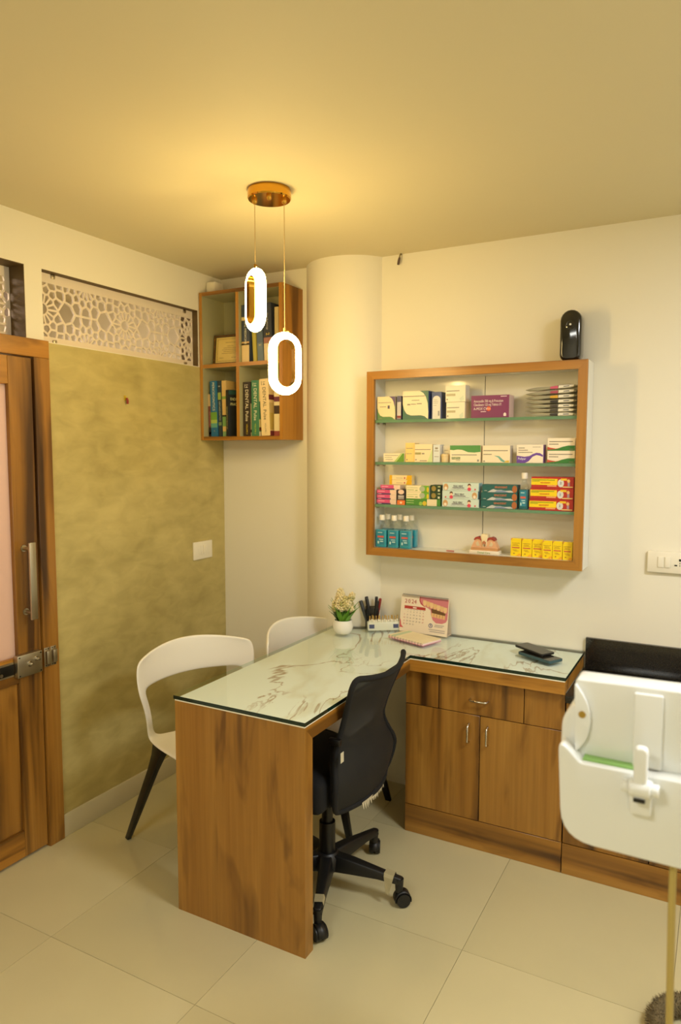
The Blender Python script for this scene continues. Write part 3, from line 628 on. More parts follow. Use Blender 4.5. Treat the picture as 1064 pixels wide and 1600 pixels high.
carton('large cream leaf-print carton with a crushed corner on the top shelf', 1.078, 1.198, s1, 0.122, -0.116, 0.075, (70, 112, 92), prints=((leaf_shape, (246, 226, 190)),), dashes=((0.02, 0.86, 0.80, 0.03), (0.35, 0.65, 0.66, 0.025), (0.18, 0.30, 0.5, 0.05), (0.32, 0.52, 0.52, 0.03), (0.55, 0.74, 0.53, 0.035)), side=(60, 74, 122), top=(42, 46, 76))
carton('dark blue carton with a rounded white label beside the large cream leaf carton', 1.206, 1.250, s1, 0.116, -0.098, 0.07, (66, 82, 132), prints=((R4(0.10, 0.9, 0.0, 0.72), (226, 224, 216)), (ell(0.5, 0.72, 0.4, 0.14), (226, 224, 216)), (R4(0.66, 0.82, 0.12, 0.3), (150, 148, 150))), dashes=((0.2, 0.6, 0.7, 0.012), (0.2, 0.7, 0.64, 0.012), (0.2, 0.65, 0.58, 0.012), (0.2, 0.5, 0.5, 0.012)), side=(60, 74, 122))
for k, (x0, x1, lab) in enumerate(((1.275, 1.357, 'lower white carton of the two stacked on the top shelf'), (1.271, 1.359, 'upper white carton with a silver wrap of the two stacked on the top shelf'))):
    carton(lab, x0, x1, s1+k*0.0703, 0.0695, -0.104, 0.055, (242, 232, 206), prints=((R4(0.04, 0.5, 0.36, 0.5), (190, 178, 140)),)+(((([(0.75, 0), (0.95, 0.1), (0.9, 0.4), (0.7, 0.2)]), (214, 220, 196)),)), dashes=((0.05, 0.7, 0.64, 0.05), (0.05, 0.12, 0.12, 0.08)), side=(232, 226, 208))
pb = carton('purple carton of amoxycillin tablets on the top shelf', 1.388, 1.548, s1, 0.092, -0.114, 0.075, (126, 44, 98), prints=((ell(0.47, 0.40, 0.06, 0.11), (222, 84, 40)), ([(0.86, 0.06), (0.93, 0.06), (0.93, 0.17), (0.895, 0.22), (0.86, 0.17)], (240, 226, 220))), dashes=((0.78, 0.94, 0.92, 0.03), (0.26, 0.40, 0.26, 0.03)), texts=(('Amoxycillin 500 mg & Potassium', 0.07, 0.74, 0.165, (244, 226, 226), 'LEFT', 0.62), ('Clavulanate 125 mg Tablets I.P.', 0.07, 0.58, 0.165, (244, 226, 226), 'LEFT', 0.62), ('A-MOX CV', 0.07, 0.40, 0.17, (250, 238, 236), 'LEFT', 0.75), ('625', 0.47, 0.40, 0.12, (250, 230, 200))), lines=(236, 210, 220), side=(226, 196, 190), top=(110, 38, 84))
# stacked toothbrush pouches
labs = ['lowest', 'second lowest', 'third lowest', 'middle', 'third highest', 'second highest', 'topmost']
wcol = [(58, 52, 48), (70, 64, 56), (66, 58, 52), (50, 46, 44), (218, 166, 40), (170, 76, 96), (206, 90, 120)]
for k in range(7):
    z = s1+0.0005+k*0.0166
    t = thing('toothbrush_pouch', 'silvery toothbrush pouch, %s of the seven stacked on the top shelf' % labs[k], 'pouch', (1.612, -0.108, z), 0.0, 'stacked toothbrush pouches'); t.rotation_euler = (0, -0.015*(k-2) if k > 2 else 0.0, 0)
    n = 9; mb = MB(); vs = []; fs = []
    prof = [(0.0, 0.0008), (0.02, 0.004), (0.05, 0.0065), (0.09, 0.005), (0.12, 0.0062), (0.15, 0.0078), (0.175, 0.0072), (0.19, 0.004), (0.200, 0.0008)]
    for (x, hh) in prof:
        vs += [(x, 0, 0.0075), (x, 0.004, 0.0075-hh), (x, 0.075, 0.0075-hh*0.6), (x, 0.082, 0.0075), (x, 0.075, 0.0075+hh*0.6), (x, 0.004, 0.0075+hh)]
    for i in range(n-1): fs += [(i*6+q, i*6+(q+1) % 6, (i+1)*6+(q+1) % 6, (i+1)*6+q) for q in range(6)]
    fs += [tuple(range(5, -1, -1)), tuple((n-1)*6+q for q in range(6))]
    mb.add(vs, fs).build('pouch', pm('pouch_film', (196, 192, 170), 0.22, 0.35), t, smooth=50)
    MB().prism([(0.098, 0.003), (0.128, 0.001), (0.128, 0.0125), (0.100, 0.011)], 'y', -0.0012, 0.003).build('handle_print', C(*wcol[k]), t)
    MB().prism([(0.130, 0.0025), (0.188, 0.0035), (0.190, 0.011), (0.132, 0.0128)], 'y', -0.0010, 0.003).build('white_label', C(238, 232, 216), t)
    B('small_print', 0.150, 0.172, -0.0014, 0.0, 0.006, 0.009, C(60, 60, 60), t)
# second shelf
sw_g = [(0.62, 0), (1, 0), (1, 1), (0.92, 1)]
carton('low cream carton with a green swoosh at the left of the second shelf', 0.985, 1.085, s2, 0.038, -0.112, 0.05, (248, 232, 196), prints=((sw_g, (112, 160, 50)), ([(0.5, 0), (0.62, 0), (0.9, 1), (0.84, 1)], (190, 206, 120))), dashes=((0.06, 0.72, 0.72, 0.06), (0.06, 0.4, 0.5, 0.05), (0.1, 0.45, 0.26, 0.06)))
carton('yellow-tinted carton standing on the second shelf beside the swoosh carton', 1.088, 1.132, s2, 0.084, -0.105, 0.05, (250, 214, 130), dashes=((0.1, 0.8, 0.70, 0.03), (0.1, 0.7, 0.42, 0.03), (0.1, 0.25, 0.1, 0.05)), side=(246, 226, 170))
carton('cream tablet carton with small green lettering on the second shelf', 1.134, 1.216, s2, 0.078, -0.110, 0.05, (248, 226, 184), prints=(([(0.72, 0), (1, 0), (1, 0.75)], (214, 226, 160)), (R4(0.02, 0.36, 0.42, 0.54), (170, 160, 96))), dashes=((0.02, 0.9, 0.68, 0.04), (0.4, 0.56, 0.44, 0.07), (0.05, 0.12, 0.1, 0.06), (0.3, 0.7, 0.06, 0.04)))
carton('slim pale blue carton standing beside the cream tablet carton', 1.219, 1.250, s2, 0.076, -0.108, 0.05, (222, 226, 224), dashes=((0.2, 0.8, 0.62, 0.04), (0.3, 0.7, 0.74, 0.1), (0.2, 0.8, 0.3, 0.03)))
carton('slim pale grey carton standing behind the small cream jar', 1.252, 1.292, s2, 0.072, -0.080, 0.04, (226, 218, 196), dashes=((0.2, 0.6, 0.7, 0.03), (0.2, 0.7, 0.5, 0.03)))
jar = thing('cream_jar', 'small round cream jar with a ribbed lid on the second shelf', 'jar', (1.272, -0.102, s2+0.0004))
MB().lathe([(0.014, 0), (0.0155, 0.002), (0.0155, 0.022)], 20).build('jar_body', C(240, 214, 160), jar, smooth=40); MB().lathe([(0.016, 0.022), (0.0165, 0.024), (0.0165, 0.034), (0.015, 0.036)], 20).build('lid', C(232, 206, 150), jar, smooth=40)
carton('white carton with a wavy green top band on the second shelf', 1.298, 1.432, s2, 0.072, -0.114, 0.05, (250, 234, 200), prints=(([(0, 1), (0, 0.74), (0.12, 0.72), (0.25, 0.76), (0.4, 0.74), (0.6, 0.60), (0.8, 0.58), (1, 0.62), (1, 1)], (84, 150, 76)), (R4(0.06, 0.34, 0.18, 0.32), (90, 120, 70))), dashes=((0.06, 0.88, 0.42, 0.05), (0.2, 0.34, 0.1, 0.03), (0.9, 0.95, 0.06, 0.12)), texts=(('ANEMIA', 0.2, 0.25, 0.13, (244, 240, 200)),), lines=(140, 140, 130))
carton('cream carton with a fading teal wave on the second shelf', 1.440, 1.556, s2, 0.071, -0.114, 0.05, (250, 232, 200), prints=(([(0.42, 0.42), (0.58, 0.30), (0.68, 0.10), (0.8, 0.02), (0.94, 0.02), (0.94, 0.12), (0.82, 0.10), (0.74, 0.20), (0.62, 0.38)], (120, 178, 164)), ([(0.78, 0.02), (0.97, 0.02), (0.97, 0.14), (0.86, 0.12)], (230, 190, 70))), dashes=((0.04, 0.92, 0.68, 0.05), (0.04, 0.34, 0.46, 0.05), (0.04, 0.10, 0.06, 0.06)), side=(222, 212, 188))
carton('white carton with a curling purple wave on the second shelf', 1.584, 1.690, s2, 0.074, -0.114, 0.05, (250, 236, 212), prints=(([(0.0, 0.0), (0.32, 0.0), (0.46, 0.10), (0.60, 0.34), (0.75, 0.44), (0.88, 0.40), (0.99, 0.34), (0.99, 0.44), (0.88, 0.54), (0.74, 0.56), (0.6, 0.48), (0.48, 0.38), (0.3, 0.34), (0.0, 0.40)], (112, 72, 168)),), dashes=((0.06, 0.3, 0.80, 0.04), (0.06, 0.42, 0.68, 0.04), (0.06, 0.6, 0.56, 0.04), (0.6, 0.9, 0.86, 0.02)), texts=(('Pelipar', 0.05, 0.23, 0.18, (250, 246, 250), 'LEFT', 0.9),), side=(124, 84, 168))
grn = ([(0, 0), (1, 0), (1, 0.40), (0.75, 0.40), (0.55, 0.30), (0.3, 0.12), (0, 0.06)], (60, 130, 56)); redw = ([(0, 0.30), (0.1, 0.24), (0.3, 0.16), (0.5, 0.22), (0.3, 0.12), (0, 0.06)], (200, 84, 60))
for k, nm in enumerate(('lower', 'upper')):
    carton('%s of two white cartons with green and red swooshes on the second shelf' % nm, 1.706, 1.812, s2+k*0.0502, 0.0495, -0.112, 0.05, (250, 236, 210), prints=(grn, redw), dashes=((0.06, 0.92, 0.68, 0.07), (0.06, 0.4, 0.48, 0.07), (0.8, 0.95, 0.08, 0.04)))
# third shelf
for k, nm in enumerate(('lower', 'upper')):
    carton('%s of two slim cream cartons with yellow ends atop the rear of the third shelf' % nm, 0.990, 1.100, s3+0.0868+k*0.0215, 0.021, -0.058, 0.035, (250, 228, 170), prints=((R4(0, 0.12, 0, 1), (240, 186, 20)), ([(0.74, 0), (1, 0), (1, 1), (0.80, 1)], (240, 186, 20)), (ell(0.68, 0.4, 0.03, 0.2), (200, 90, 80))), dashes=((0.3, 0.6, 0.35, 0.06),), group='slim cartons on the third shelf')
carton('plain cream carton under the yellow-ended cartons at the rear of the third shelf', 0.985, 1.105, s3, 0.086, -0.060, 0.045, (214, 200, 160))
pk = ((R4(0, 0.68, 0.28, 1), (222, 84, 132)), (R4(0, 0.72, 0, 0.28), (84, 66, 104)), (ell(0.84, 0.5, 0.14, 0.46), (240, 206, 180)))
for k, (x0, nm) in enumerate(((0.954, 'lowest'), (0.954, 'second lowest'), (0.954, 'second highest'), (0.972, 'topmost'))):
    carton('pink and cream toothpaste carton, %s of four in their stack' % nm, x0, x0+0.095, s3+k*0.0218, 0.0212, -0.114, 0.045, (240, 214, 186), prints=pk, dashes=((0.06, 0.40, 0.62, 0.10), (0.06, 0.24, 0.10, 0.09)), lines=(250, 200, 214), group='pink toothpaste cartons', name='toothpaste_box', side=(236, 206, 176))
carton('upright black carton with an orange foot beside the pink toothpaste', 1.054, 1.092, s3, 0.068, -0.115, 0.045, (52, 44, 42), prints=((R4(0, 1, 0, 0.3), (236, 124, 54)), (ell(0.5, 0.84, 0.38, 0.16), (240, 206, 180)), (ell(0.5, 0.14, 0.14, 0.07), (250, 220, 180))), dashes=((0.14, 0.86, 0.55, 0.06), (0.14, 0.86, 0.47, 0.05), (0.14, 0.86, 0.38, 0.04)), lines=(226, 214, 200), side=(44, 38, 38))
gl = ((R4(0.66, 1, 0, 1), (112, 172, 44)), (ell(0.70, 0.5, 0.12, 0.44), (176, 184, 150)), (ell(0.94, 0.4, 0.05, 0.4), (226, 196, 40)))
carton('green herbal toothpaste carton with a cream corner on the third shelf', 1.096, 1.258, s3, 0.029, -0.116, 0.05, (78, 140, 52), prints=((R4(0.62, 0.90, 0.0, 1), (236, 218, 178)), (ell(0.55, 0.35, 0.06, 0.35), (220, 190, 50)), (ell(0.44, 0.3, 0.05, 0.3), (150, 190, 80))), dashes=((0.02, 0.24, 0.34, 0.06), (0.02, 0.24, 0.68, 0.06)), lines=(214, 226, 160), side=(46, 82, 40), name='toothpaste_box', group='green toothpaste cartons')
for k, nm in enumerate(('lower', 'upper')):
    carton('%s of two cream and lime toothpaste cartons resting on the green herbal one' % nm, 1.098, 1.206, s3+0.0297+k*0.0292, 0.0286, -0.116, 0.045, (246, 230, 186), prints=gl, dashes=((0.04, 0.34, 0.28, 0.08), (0.04, 0.5, 0.62, 0.05), (0.4, 0.5, 0.2, 0.12)), lines=(150, 170, 80), name='toothpaste_box', group='green toothpaste cartons', side=(214, 224, 220))
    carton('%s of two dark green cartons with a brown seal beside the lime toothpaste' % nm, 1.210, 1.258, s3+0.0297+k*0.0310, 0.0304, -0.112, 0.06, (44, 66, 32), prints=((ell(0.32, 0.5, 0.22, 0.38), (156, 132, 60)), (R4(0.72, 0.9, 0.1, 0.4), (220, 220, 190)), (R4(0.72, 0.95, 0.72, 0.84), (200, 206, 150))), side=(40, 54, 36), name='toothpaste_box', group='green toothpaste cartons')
for k, nm in enumerate(('lowest', 'middle', 'topmost')):
    fl = (lambda u: 1-u) if k == 1 else (lambda u: u)
    prs = [(ell(fl(0.09), 0.45, 0.07, 0.42), (206, 160, 104)), (ell(fl(0.09), 0.3, 0.04, 0.2), (244, 230, 206)), (ell(fl(0.74), 0.70, 0.045, 0.22), (90, 60, 40)), (ell(fl(0.74), 0.56, 0.038, 0.17), (246, 206, 170)), (ell(fl(0.74), 0.22, 0.05, 0.22), (226, 74, 96)), (ell(fl(0.90), 0.2, 0.02, 0.1), (214, 70, 70))]
    u0 = (0.27, 0.60) if k != 1 else (0.32, 0.66)
    carton('pale blue toothpaste carton lettered PAUL VENT, %s of three' % nm, 1.266+(0.0, 0.0, 0.002)[k], 1.426+(0.003, -0.002, 0.002)[k], s3+k*0.0348, 0.0342, -0.116, 0.05, (208, 224, 212), prints=prs, dashes=((u0[0], u0[1], 0.33, 0.07), (u0[0]-0.04, u0[1]+0.1, 0.18, 0.02)), texts=(('PAUL VENT', sum(u0)/2, 0.56, 0.34, (84, 74, 92), 'CENTER', 0.72),), lines=(100, 80, 100), side=(150, 196, 206), name='toothpaste_box', group='pale blue toothpaste cartons')
for k, nm in enumerate(('lowest', 'middle', 'topmost')):
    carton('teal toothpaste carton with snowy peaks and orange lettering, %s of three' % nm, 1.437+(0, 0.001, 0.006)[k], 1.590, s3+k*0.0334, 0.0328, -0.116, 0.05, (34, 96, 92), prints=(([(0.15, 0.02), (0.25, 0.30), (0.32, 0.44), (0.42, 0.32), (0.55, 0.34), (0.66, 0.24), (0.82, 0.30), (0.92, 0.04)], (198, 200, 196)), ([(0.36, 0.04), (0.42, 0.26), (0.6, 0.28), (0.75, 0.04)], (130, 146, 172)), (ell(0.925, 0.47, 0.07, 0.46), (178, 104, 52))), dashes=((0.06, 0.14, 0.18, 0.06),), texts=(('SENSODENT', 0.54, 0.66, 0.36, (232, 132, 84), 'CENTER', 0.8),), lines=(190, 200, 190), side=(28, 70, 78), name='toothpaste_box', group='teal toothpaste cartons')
rp = ((R4(0, 0.62, 0.28, 0.84), (248, 214, 20)), (ell(0.70, 0.46, 0.075, 0.36), (222, 220, 210)), (R4(0.70, 0.84, 0.70, 0.88), (240, 200, 40)), (ell(0.88, 0.66, 0.035, 0.16), (240, 190, 110)), (R4(0.86, 0.91, 0.2, 0.52), (176, 150, 160)), (R4(0.74, 0.98, 0.08, 0.17), (232, 206, 130)), (R4(0.38, 0.6, 0.14, 0.26), (240, 170, 110)))
for k, nm in enumerate(('lowest', 'middle', 'topmost')):
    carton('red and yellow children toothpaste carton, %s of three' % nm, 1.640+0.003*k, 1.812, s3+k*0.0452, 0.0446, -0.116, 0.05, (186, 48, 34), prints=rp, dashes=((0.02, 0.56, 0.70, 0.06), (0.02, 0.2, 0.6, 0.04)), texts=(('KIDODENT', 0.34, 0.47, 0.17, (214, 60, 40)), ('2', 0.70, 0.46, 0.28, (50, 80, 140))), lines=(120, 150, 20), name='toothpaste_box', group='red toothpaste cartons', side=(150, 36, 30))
# mouthwash bottles
LIQ = pm('blue_green_mouthwash', (52, 164, 184), 0.12, spec=0.6)
LIQ2 = pm('deep_teal_mouthwash', (16, 104, 112), 0.12, spec=0.6)
def bottle(label, x, y, z, hgt, hw, liq, group, deep=0.018):
    b = thing('mouthwash_bottle', label, 'bottle', (x, y, z+0.0004), 0, group)
    def rr(hx, hy, r, n=4):
        p = []
        for cx, cy, a in ((hx-r, hy-r, 0), (-hx+r, hy-r, PI/2), (-hx+r, -hy+r, PI), (hx-r, -hy+r, 1.5*PI)):
            for i in range(n+1): t = a+PI/2*i/n; p.append((cx+r*math.cos(t), cy+r*math.sin(t)))
        return p
    def loft(secs):
        vs = []; fs = []; n = len(secs[0][0])
        for pts, zz in secs: vs += [(p[0], p[1], zz) for p in pts]
        for k in range(len(secs)-1): fs += [(k*n+i, k*n+(i+1) % n, (k+1)*n+(i+1) % n, (k+1)*n+i) for i in range(n)]
        fs += [tuple(range(n-1, -1, -1)), tuple((len(secs)-1)*n+i for i in range(n))]
        return MB().add(vs, fs)
    hb = hgt*0.56; r = 0.007
    loft([(rr(hw*0.94, deep*0.94, r), 0), (rr(hw, deep, r), 0.004), (rr(hw, deep, r), hb), (rr(hw*0.9, deep*0.9, r), hb+0.012), (rr(0.0095, 0.0095, 0.0093), hgt*0.76), (rr(0.0095, 0.0095, 0.0093), hgt*0.86)]).build('bottle_shell', PLASTIC_CLEAR, b, smooth=45)
    loft([(rr(hw*0.9, deep*0.9, r*0.8), 0.002), (rr(hw*0.955, deep*0.95, r*0.8), 0.005), (rr(hw*0.955, deep*0.95, r*0.8), hb-0.002)]).build('liquid', liq, b, smooth=45)
    MB().lathe([(0.0125, hgt*0.84), (0.0128, hgt*0.85), (0.0122, hgt*0.985), (0.011, hgt)], 20).build('cap', C(242, 234, 216), b, smooth=40)
    lb = B('bottle_label', -hw*0.62, hw*0.62, -deep-0.0006, -deep+0.0002, hb*0.16, hb*0.92, C(40, 132, 156), b)
    MB().prism([(p[0], p[1]) for p in [(-hw*0.55, hb*0.54), (hw*0.55, hb*0.54), (hw*0.55, hb*0.64), (-hw*0.55, hb*0.64)]], 'y', -deep-0.0011, -deep).build('brand_strip', C(214, 96, 76), lb)
    MB().box(-hw*0.5, hw*0.3, -deep-0.0011, -deep, hb*0.80, hb*0.84).box(-hw*0.3, hw*0.45, -deep-0.0011, -deep, hb*0.42, hb*0.46).box(-hw*0.1, hw*0.45, -deep-0.0011, -deep, hb*0.30, hb*0.36).box(-hw*0.55, -hw*0.3, -deep-0.0011, -deep, hb*0.20, hb*0.34).build('small_print', C(196, 226, 220), lb)
    return b
for i, x in enumerate((0.977, 1.036, 1.094)):
    bottle('blue mouthwash bottle, %s of the front three on the cabinet floor' % ('left', 'middle', 'right')[i], x, -0.104, sb, 0.146, 0.0275, LIQ, 'blue mouthwash bottles', 0.016)
    bottle('blue mouthwash bottle behind the %s front bottle' % ('left', 'middle', 'right')[i], x+0.004, -0.050, sb, 0.146, 0.0275, LIQ, 'blue mouthwash bottles', 0.016)
bottle('tall teal mouthwash bottle with a white cap beside the red toothpaste', 1.6145, -0.100, s3, 0.150, 0.0195, LIQ2, None, 0.018)
# tooth anatomy model
tm = thing('tooth_model', 'tooth and gum cross-section model on a white lettered stand', 'model', (1.455, -0.098, sb+0.0004))
B('stand', -0.064, 0.064, -0.022, 0.022, 0, 0.016, C(240, 230, 208), tm, 0.002)
MB().prism([(-0.058, 0.016), (0.058, 0.016), (0.058, 0.026), (-0.058, 0.026)], 'y', -0.016, 0.018).build('bone_layer', C(204, 150, 96), tm)
MB().prism([(-0.058, 0.0265), (0.058, 0.0265), (0.050, 0.044), (0.042, 0.060), (0.030, 0.068), (0.016, 0.064), (0.010, 0.050), (0.006, 0.034), (-0.006, 0.034), (-0.010, 0.050), (-0.016, 0.064), (-0.030, 0.068), (-0.042, 0.060), (-0.050, 0.044)], 'y', -0.014, 0.016).build('gum_block', C(230, 176, 130), tm)
for s in (-1, 1):
    MB().prism([(s*0.010, 0.052), (s*0.018, 0.062), (s*0.030, 0.0655), (s*0.042, 0.058), (s*0.046, 0.060), (s*0.040, 0.070), (s*0.030, 0.074), (s*0.016, 0.070), (s*0.008, 0.058)], 'y', -0.017, 0.017).build('gum_edge', C(164, 60, 46), tm)
    MB().prism([(s*0.020, 0.036), (s*0.032, 0.034), (s*0.038, 0.046), (s*0.028, 0.056)], 'y', -0.0155, -0.013).build('bone_marrow', C(222, 200, 160), tm)
MB().prism([(-0.004, 0.030), (0.0, 0.044), (0.004, 0.030), (0.010, 0.036), (0.013, 0.060), (0.016, 0.074), (0.013, 0.086), (0.005, 0.083), (0.0, 0.086), (-0.006, 0.083), (-0.013, 0.086), (-0.016, 0.074), (-0.013, 0.060), (-0.010, 0.036)], 'y', -0.018, 0.018).build('tooth', C(240, 220, 176), tm, 0.003)
MB().prism([(-0.006, 0.036), (0.0, 0.050), (0.006, 0.036), (0.008, 0.052), (0.0, 0.058), (-0.008, 0.052)], 'y', -0.0195, -0.016).build('pulp', C(190, 120, 80), tm)
lettering('Dental Care', 0.011, C(110, 160, 70), (0, -0.0226, 0.0075), tm)
# yellow cartons
yl = ['leftmost', 'second from the left', 'third from the left', 'third from the right', 'second from the right', 'rightmost']
for k, (x0, w_, yf, hh) in enumerate(((1.563, 0.043, -0.098, 0.074), (1.609, 0.041, -0.098, 0.074), (1.6515, 0.043, -0.098, 0.075), (1.6965, 0.0385, -0.113, 0.074), (1.7365, 0.0375, -0.113, 0.074), (1.7760, 0.0365, -0.113, 0.073))):
    carton('small bright yellow carton, %s of six on the cabinet floor' % yl[k], x0, x0+w_, sb, hh, yf, 0.036, (250, 218, 14), prints=(([(0, 0.86), (0.22, 1), (0, 1)], (226, 160, 60)), (R4(0.12, 0.86, 0.44, 0.51), (206, 110, 60)), (([(0.5, 0), (1, 0), (1, 0.16), (0.78, 0.14)]), (240, 176, 40))), dashes=((0.12, 0.86, 0.72, 0.02), (0.2, 0.7, 0.64, 0.02), (0.16, 0.8, 0.58, 0.02), (0.2, 0.6, 0.34, 0.02), (0.3, 0.75, 0.28, 0.02), (0.26, 0.4, 0.12, 0.06)), lines=(170, 130, 30), top=(240, 226, 180), group='small yellow cartons')
tag(MB().tube([(1.285, -0.104, sb+0.0036), (1.305, -0.108, sb+0.004), (1.320, -0.106, sb+0.0035)], 0.003, 8).build('refill_stick', C(196, 120, 110), None, smooth=50), 'tiny reddish refill stick lying on the cabinet floor', 'stick')

# ================================================================== DESK
DX0, DX1, DYF, WXE, WYF = 0.731, 1.243, -1.222, 1.852, -0.401
desk = thing('desk', 'L-shaped wooden desk with a waterfall end panel and marble top', 'desk', (DX0, DYF, 0))
def K(name, x0, x1, y0, y1, z0, z1, mat, bevel=0.0, fm=None): return B(name, x0-DX0, x1-DX0, y0-DYF, y1-DYF, z0, z1, mat, desk, bevel, 1, fm)
pt = 0.047
mb = MB()     # end panel with a mitred top edge
mb.prism([(DYF, 0.0), (DYF+pt, 0.0), (DYF+pt, 0.742-pt), (DYF, 0.742)], 'x', DX0, DX1)
def shift(o): o.location = (-DX0, -DYF, 0); return o
o = shift(mb.build('end_panel', [WOOD_V], desk))
def shiftb(name, mb, mats): return shift(mb.build(name, mats, desk))
shiftb('desk_top', MB().prism([(DYF, 0.742), (DYF+pt, 0.742-pt), (-0.13, 0.742-pt), (-0.13, 0.742)], 'x', DX0, DX1), [EDGE_Y])
shiftb('side_wing_top', MB().box(DX1, WXE, WYF, -0.002, 0.742-pt, 0.742), [EDGE_X])
mpoly = [(DX0, DYF), (DX1, DYF), (DX1, WYF), (WXE, WYF), (WXE, -0.002), (0.921, -0.002)]
arc = [(cxc+(rad+0.002)*math.sin(t), cyc-(rad+0.002)*math.cos(t)) for t in [a0-0.06-(a0-0.06-math.asin((DX0-cxc)/rad))*i/12 for i in range(13)]]
mpoly += arc
shiftb('marble_surface', MB().prism(mpoly, 'z', 0.742, 0.7472), [MARBLE, C(244, 238, 220)])
ms = [c for c in desk.children if c.name.startswith('marble_surface')][0]
for p in ms.data.polygons:
    if abs(p.normal.z) < 0.5: p.material_index = 1
glass = thing('glass_top', 'green-edged sheet of clear glass covering the whole desk top', 'glass sheet', (DX0, DYF, 0.7474))
gp = [(DX0-0.004, DYF-0.003), (DX1+0.003, DYF-0.003), (DX1+0.003, WYF-0.003), (WXE+0.003, WYF-0.003), (WXE+0.003, -0.004), (0.925, -0.004)]+[(max(p[0], DX0-0.004), p[1]-0.003) for p in arc]
gobj = MB().prism([(p[0]-DX0, p[1]-DYF) for p in gp], 'z', 0, 0.0126).build('glass_sheet', [GLASS, GLASS_EDGE], glass)
for p in gobj.data.polygons:
    if abs(p.normal.z) < 0.5: p.material_index = 1
    elif p.normal.z < 0: p.material_index = 0
ZD = 0.7602

# base cabinet under the side wing
bcab = thing('base_cabinet', 'wooden base cabinet with one drawer and two doors under the desk wing', 'cabinet', (1.215, -0.375, 0))
def Kb(name, x0, x1, z0, z1, mat, parent=None, y0=-0.375, y1=-0.357, bevel=0.001): return B(name, x0-1.215, x1-1.215, y0+0.375, y1+0.375, z0, z1, mat, parent or bcab, bevel, 1)
CABW = pm('white_cabinet_side', (205, 200, 180), 0.5)
Kb('carcass', 1.216, 1.848, 0.1, 0.694, [CABW], None, -0.352, -0.003, 0)
Kb('carcass_edge', 1.216, 1.848, 0.1, 0.694, BLACKM, None, -0.3565, -0.3525, 0)
Kb('plinth', 1.2155, 1.850, 0.0, 0.118, WOOD_X, None, -0.3745, -0.003)
g = 0.0015
Kb('front_panel', 1.2155, 1.3575-g, 0.549+g, 0.694, WOOD_V); dr = Kb('drawer', 1.3575+g, 1.700-g, 0.549+g, 0.694, WOOD_V3); Kb('front_panel', 1.700+g, 1.850, 0.549+g, 0.694, WOOD_V2)
d1 = Kb('cabinet_door', 1.2155, 1.530-g, 0.121, 0.549-g, WOOD_V3); d2 = Kb('cabinet_door', 1.530+g, 1.850, 0.121, 0.549-g, WOOD_V2)
def bow(parent, p0, p1):
    p0 = Vector(p0)-Vector((1.215, -0.375, 0)); p1 = Vector(p1)-Vector((1.215, -0.375, 0)); out = Vector((0, -0.024, 0)); d = (p1-p0)
    MB().tube([p0, p0+out*0.7+d*0.02, p0+out+d*0.1, p1+out-d*0.1, p1+out*0.7-d*0.02, p1], 0.0042, 10).build('handle', CHROME, parent, smooth=60)
bow(dr, (1.490, -0.375, 0.612), (1.562, -0.375, 0.612)); bow(d1, (1.4865, -0.375, 0.437), (1.4865, -0.375, 0.511)); bow(d2, (1.5625, -0.375, 0.437), (1.5625, -0.375, 0.511))
# lower counter to the right
lc = thing('counter_cabinet', 'lower wooden counter cabinet standing behind the white dental unit', 'cabinet', (1.853, -0.375, 0))
def Kl(name, x0, x1, z0, z1, mat, y0=-0.375, y1=-0.357, bevel=0.001): return B(name, x0-1.853, x1-1.853, y0+0.375, y1+0.375, z0, z1, mat, lc, bevel, 1)
Kl('carcass', 1.8535, 3.05, 0.1, 0.664, BLACKM, -0.356, -0.003, 0); Kl('plinth', 1.853, 3.05, 0.0, 0.118, WOOD_X, -0.3745, -0.003)
for k in range(4):
    x0 = 1.853+0.299*k
    Kl('front_panel', x0+g, x0+0.299-g, 0.549+g, 0.664, (WOOD_V, WOOD_V2, WOOD_V3)[k % 3]); Kl('cabinet_door', x0+g, x0+0.299-g, 0.121, 0.549-g, (WOOD_V2, WOOD_V3, WOOD_V)[k % 3])
tag(B('granite_worktop', 1.8535, 3.06, -0.398, -0.0015, 0.6645, 0.6925, GRANITE, None, 0.002), 'black granite worktop set lower than the desk at the right', 'worktop')
bs = thing('granite_backsplash', 'black granite backsplash strips on the wall behind the dental unit', 'backsplash', (1.86, -0.002, 0.693))
B('granite_strip', 0, 1.2, -0.016, 0, 0.0005, 0.031, GRANITE, bs); B('granite_strip', 0, 1.2, -0.016, 0, 0.032, 0.127, GRANITE, bs)

# ================================================================== THINGS ON THE DESK
# plant
pl = thing('potted_plant', 'artificial cream-flowered plant in a round white pot on the desk', 'plant', (0.842, -0.228, ZD))
MB().lathe([(0.026, 0), (0.034, 0.003), (0.043, 0.018), (0.0465, 0.034), (0.044, 0.052), (0.040, 0.062), (0.037, 0.062), (0.034, 0.054)], 32).build('pot', pm('white_ceramic', (238, 234, 222), 0.25), pl, smooth=50)
MB().lathe([(0.034, 0.050), (0.02, 0.056)], 20).build('soil', C(50, 56, 26), pl)
gm = pm('leaf_green', (98, 150, 38), 0.45, noise=0.25, nscale=40); gm2 = pm('leaf_green_dark', (62, 108, 28), 0.45)
def blade(L, w_):
    mb = MB(); vs = []; fs = []; n = 6
    for i in range(n+1):
        t = i/n; ww = w_*(1-t**2.2)*(0.6+0.8*math.sin(PI*min(t*1.3, 1))); x = L*0.62*t**1.3; z = L*0.8*(t-0.22*t*t)
        vs += [(x, -ww, z), (x, 0, z-0.0015), (x, ww, z)]
    for i in range(n): fs += [(i*3, i*3+1, i*3+4, i*3+3), (i*3+1, i*3+2, i*3+5, i*3+4)]
    return mb.add(vs, fs)
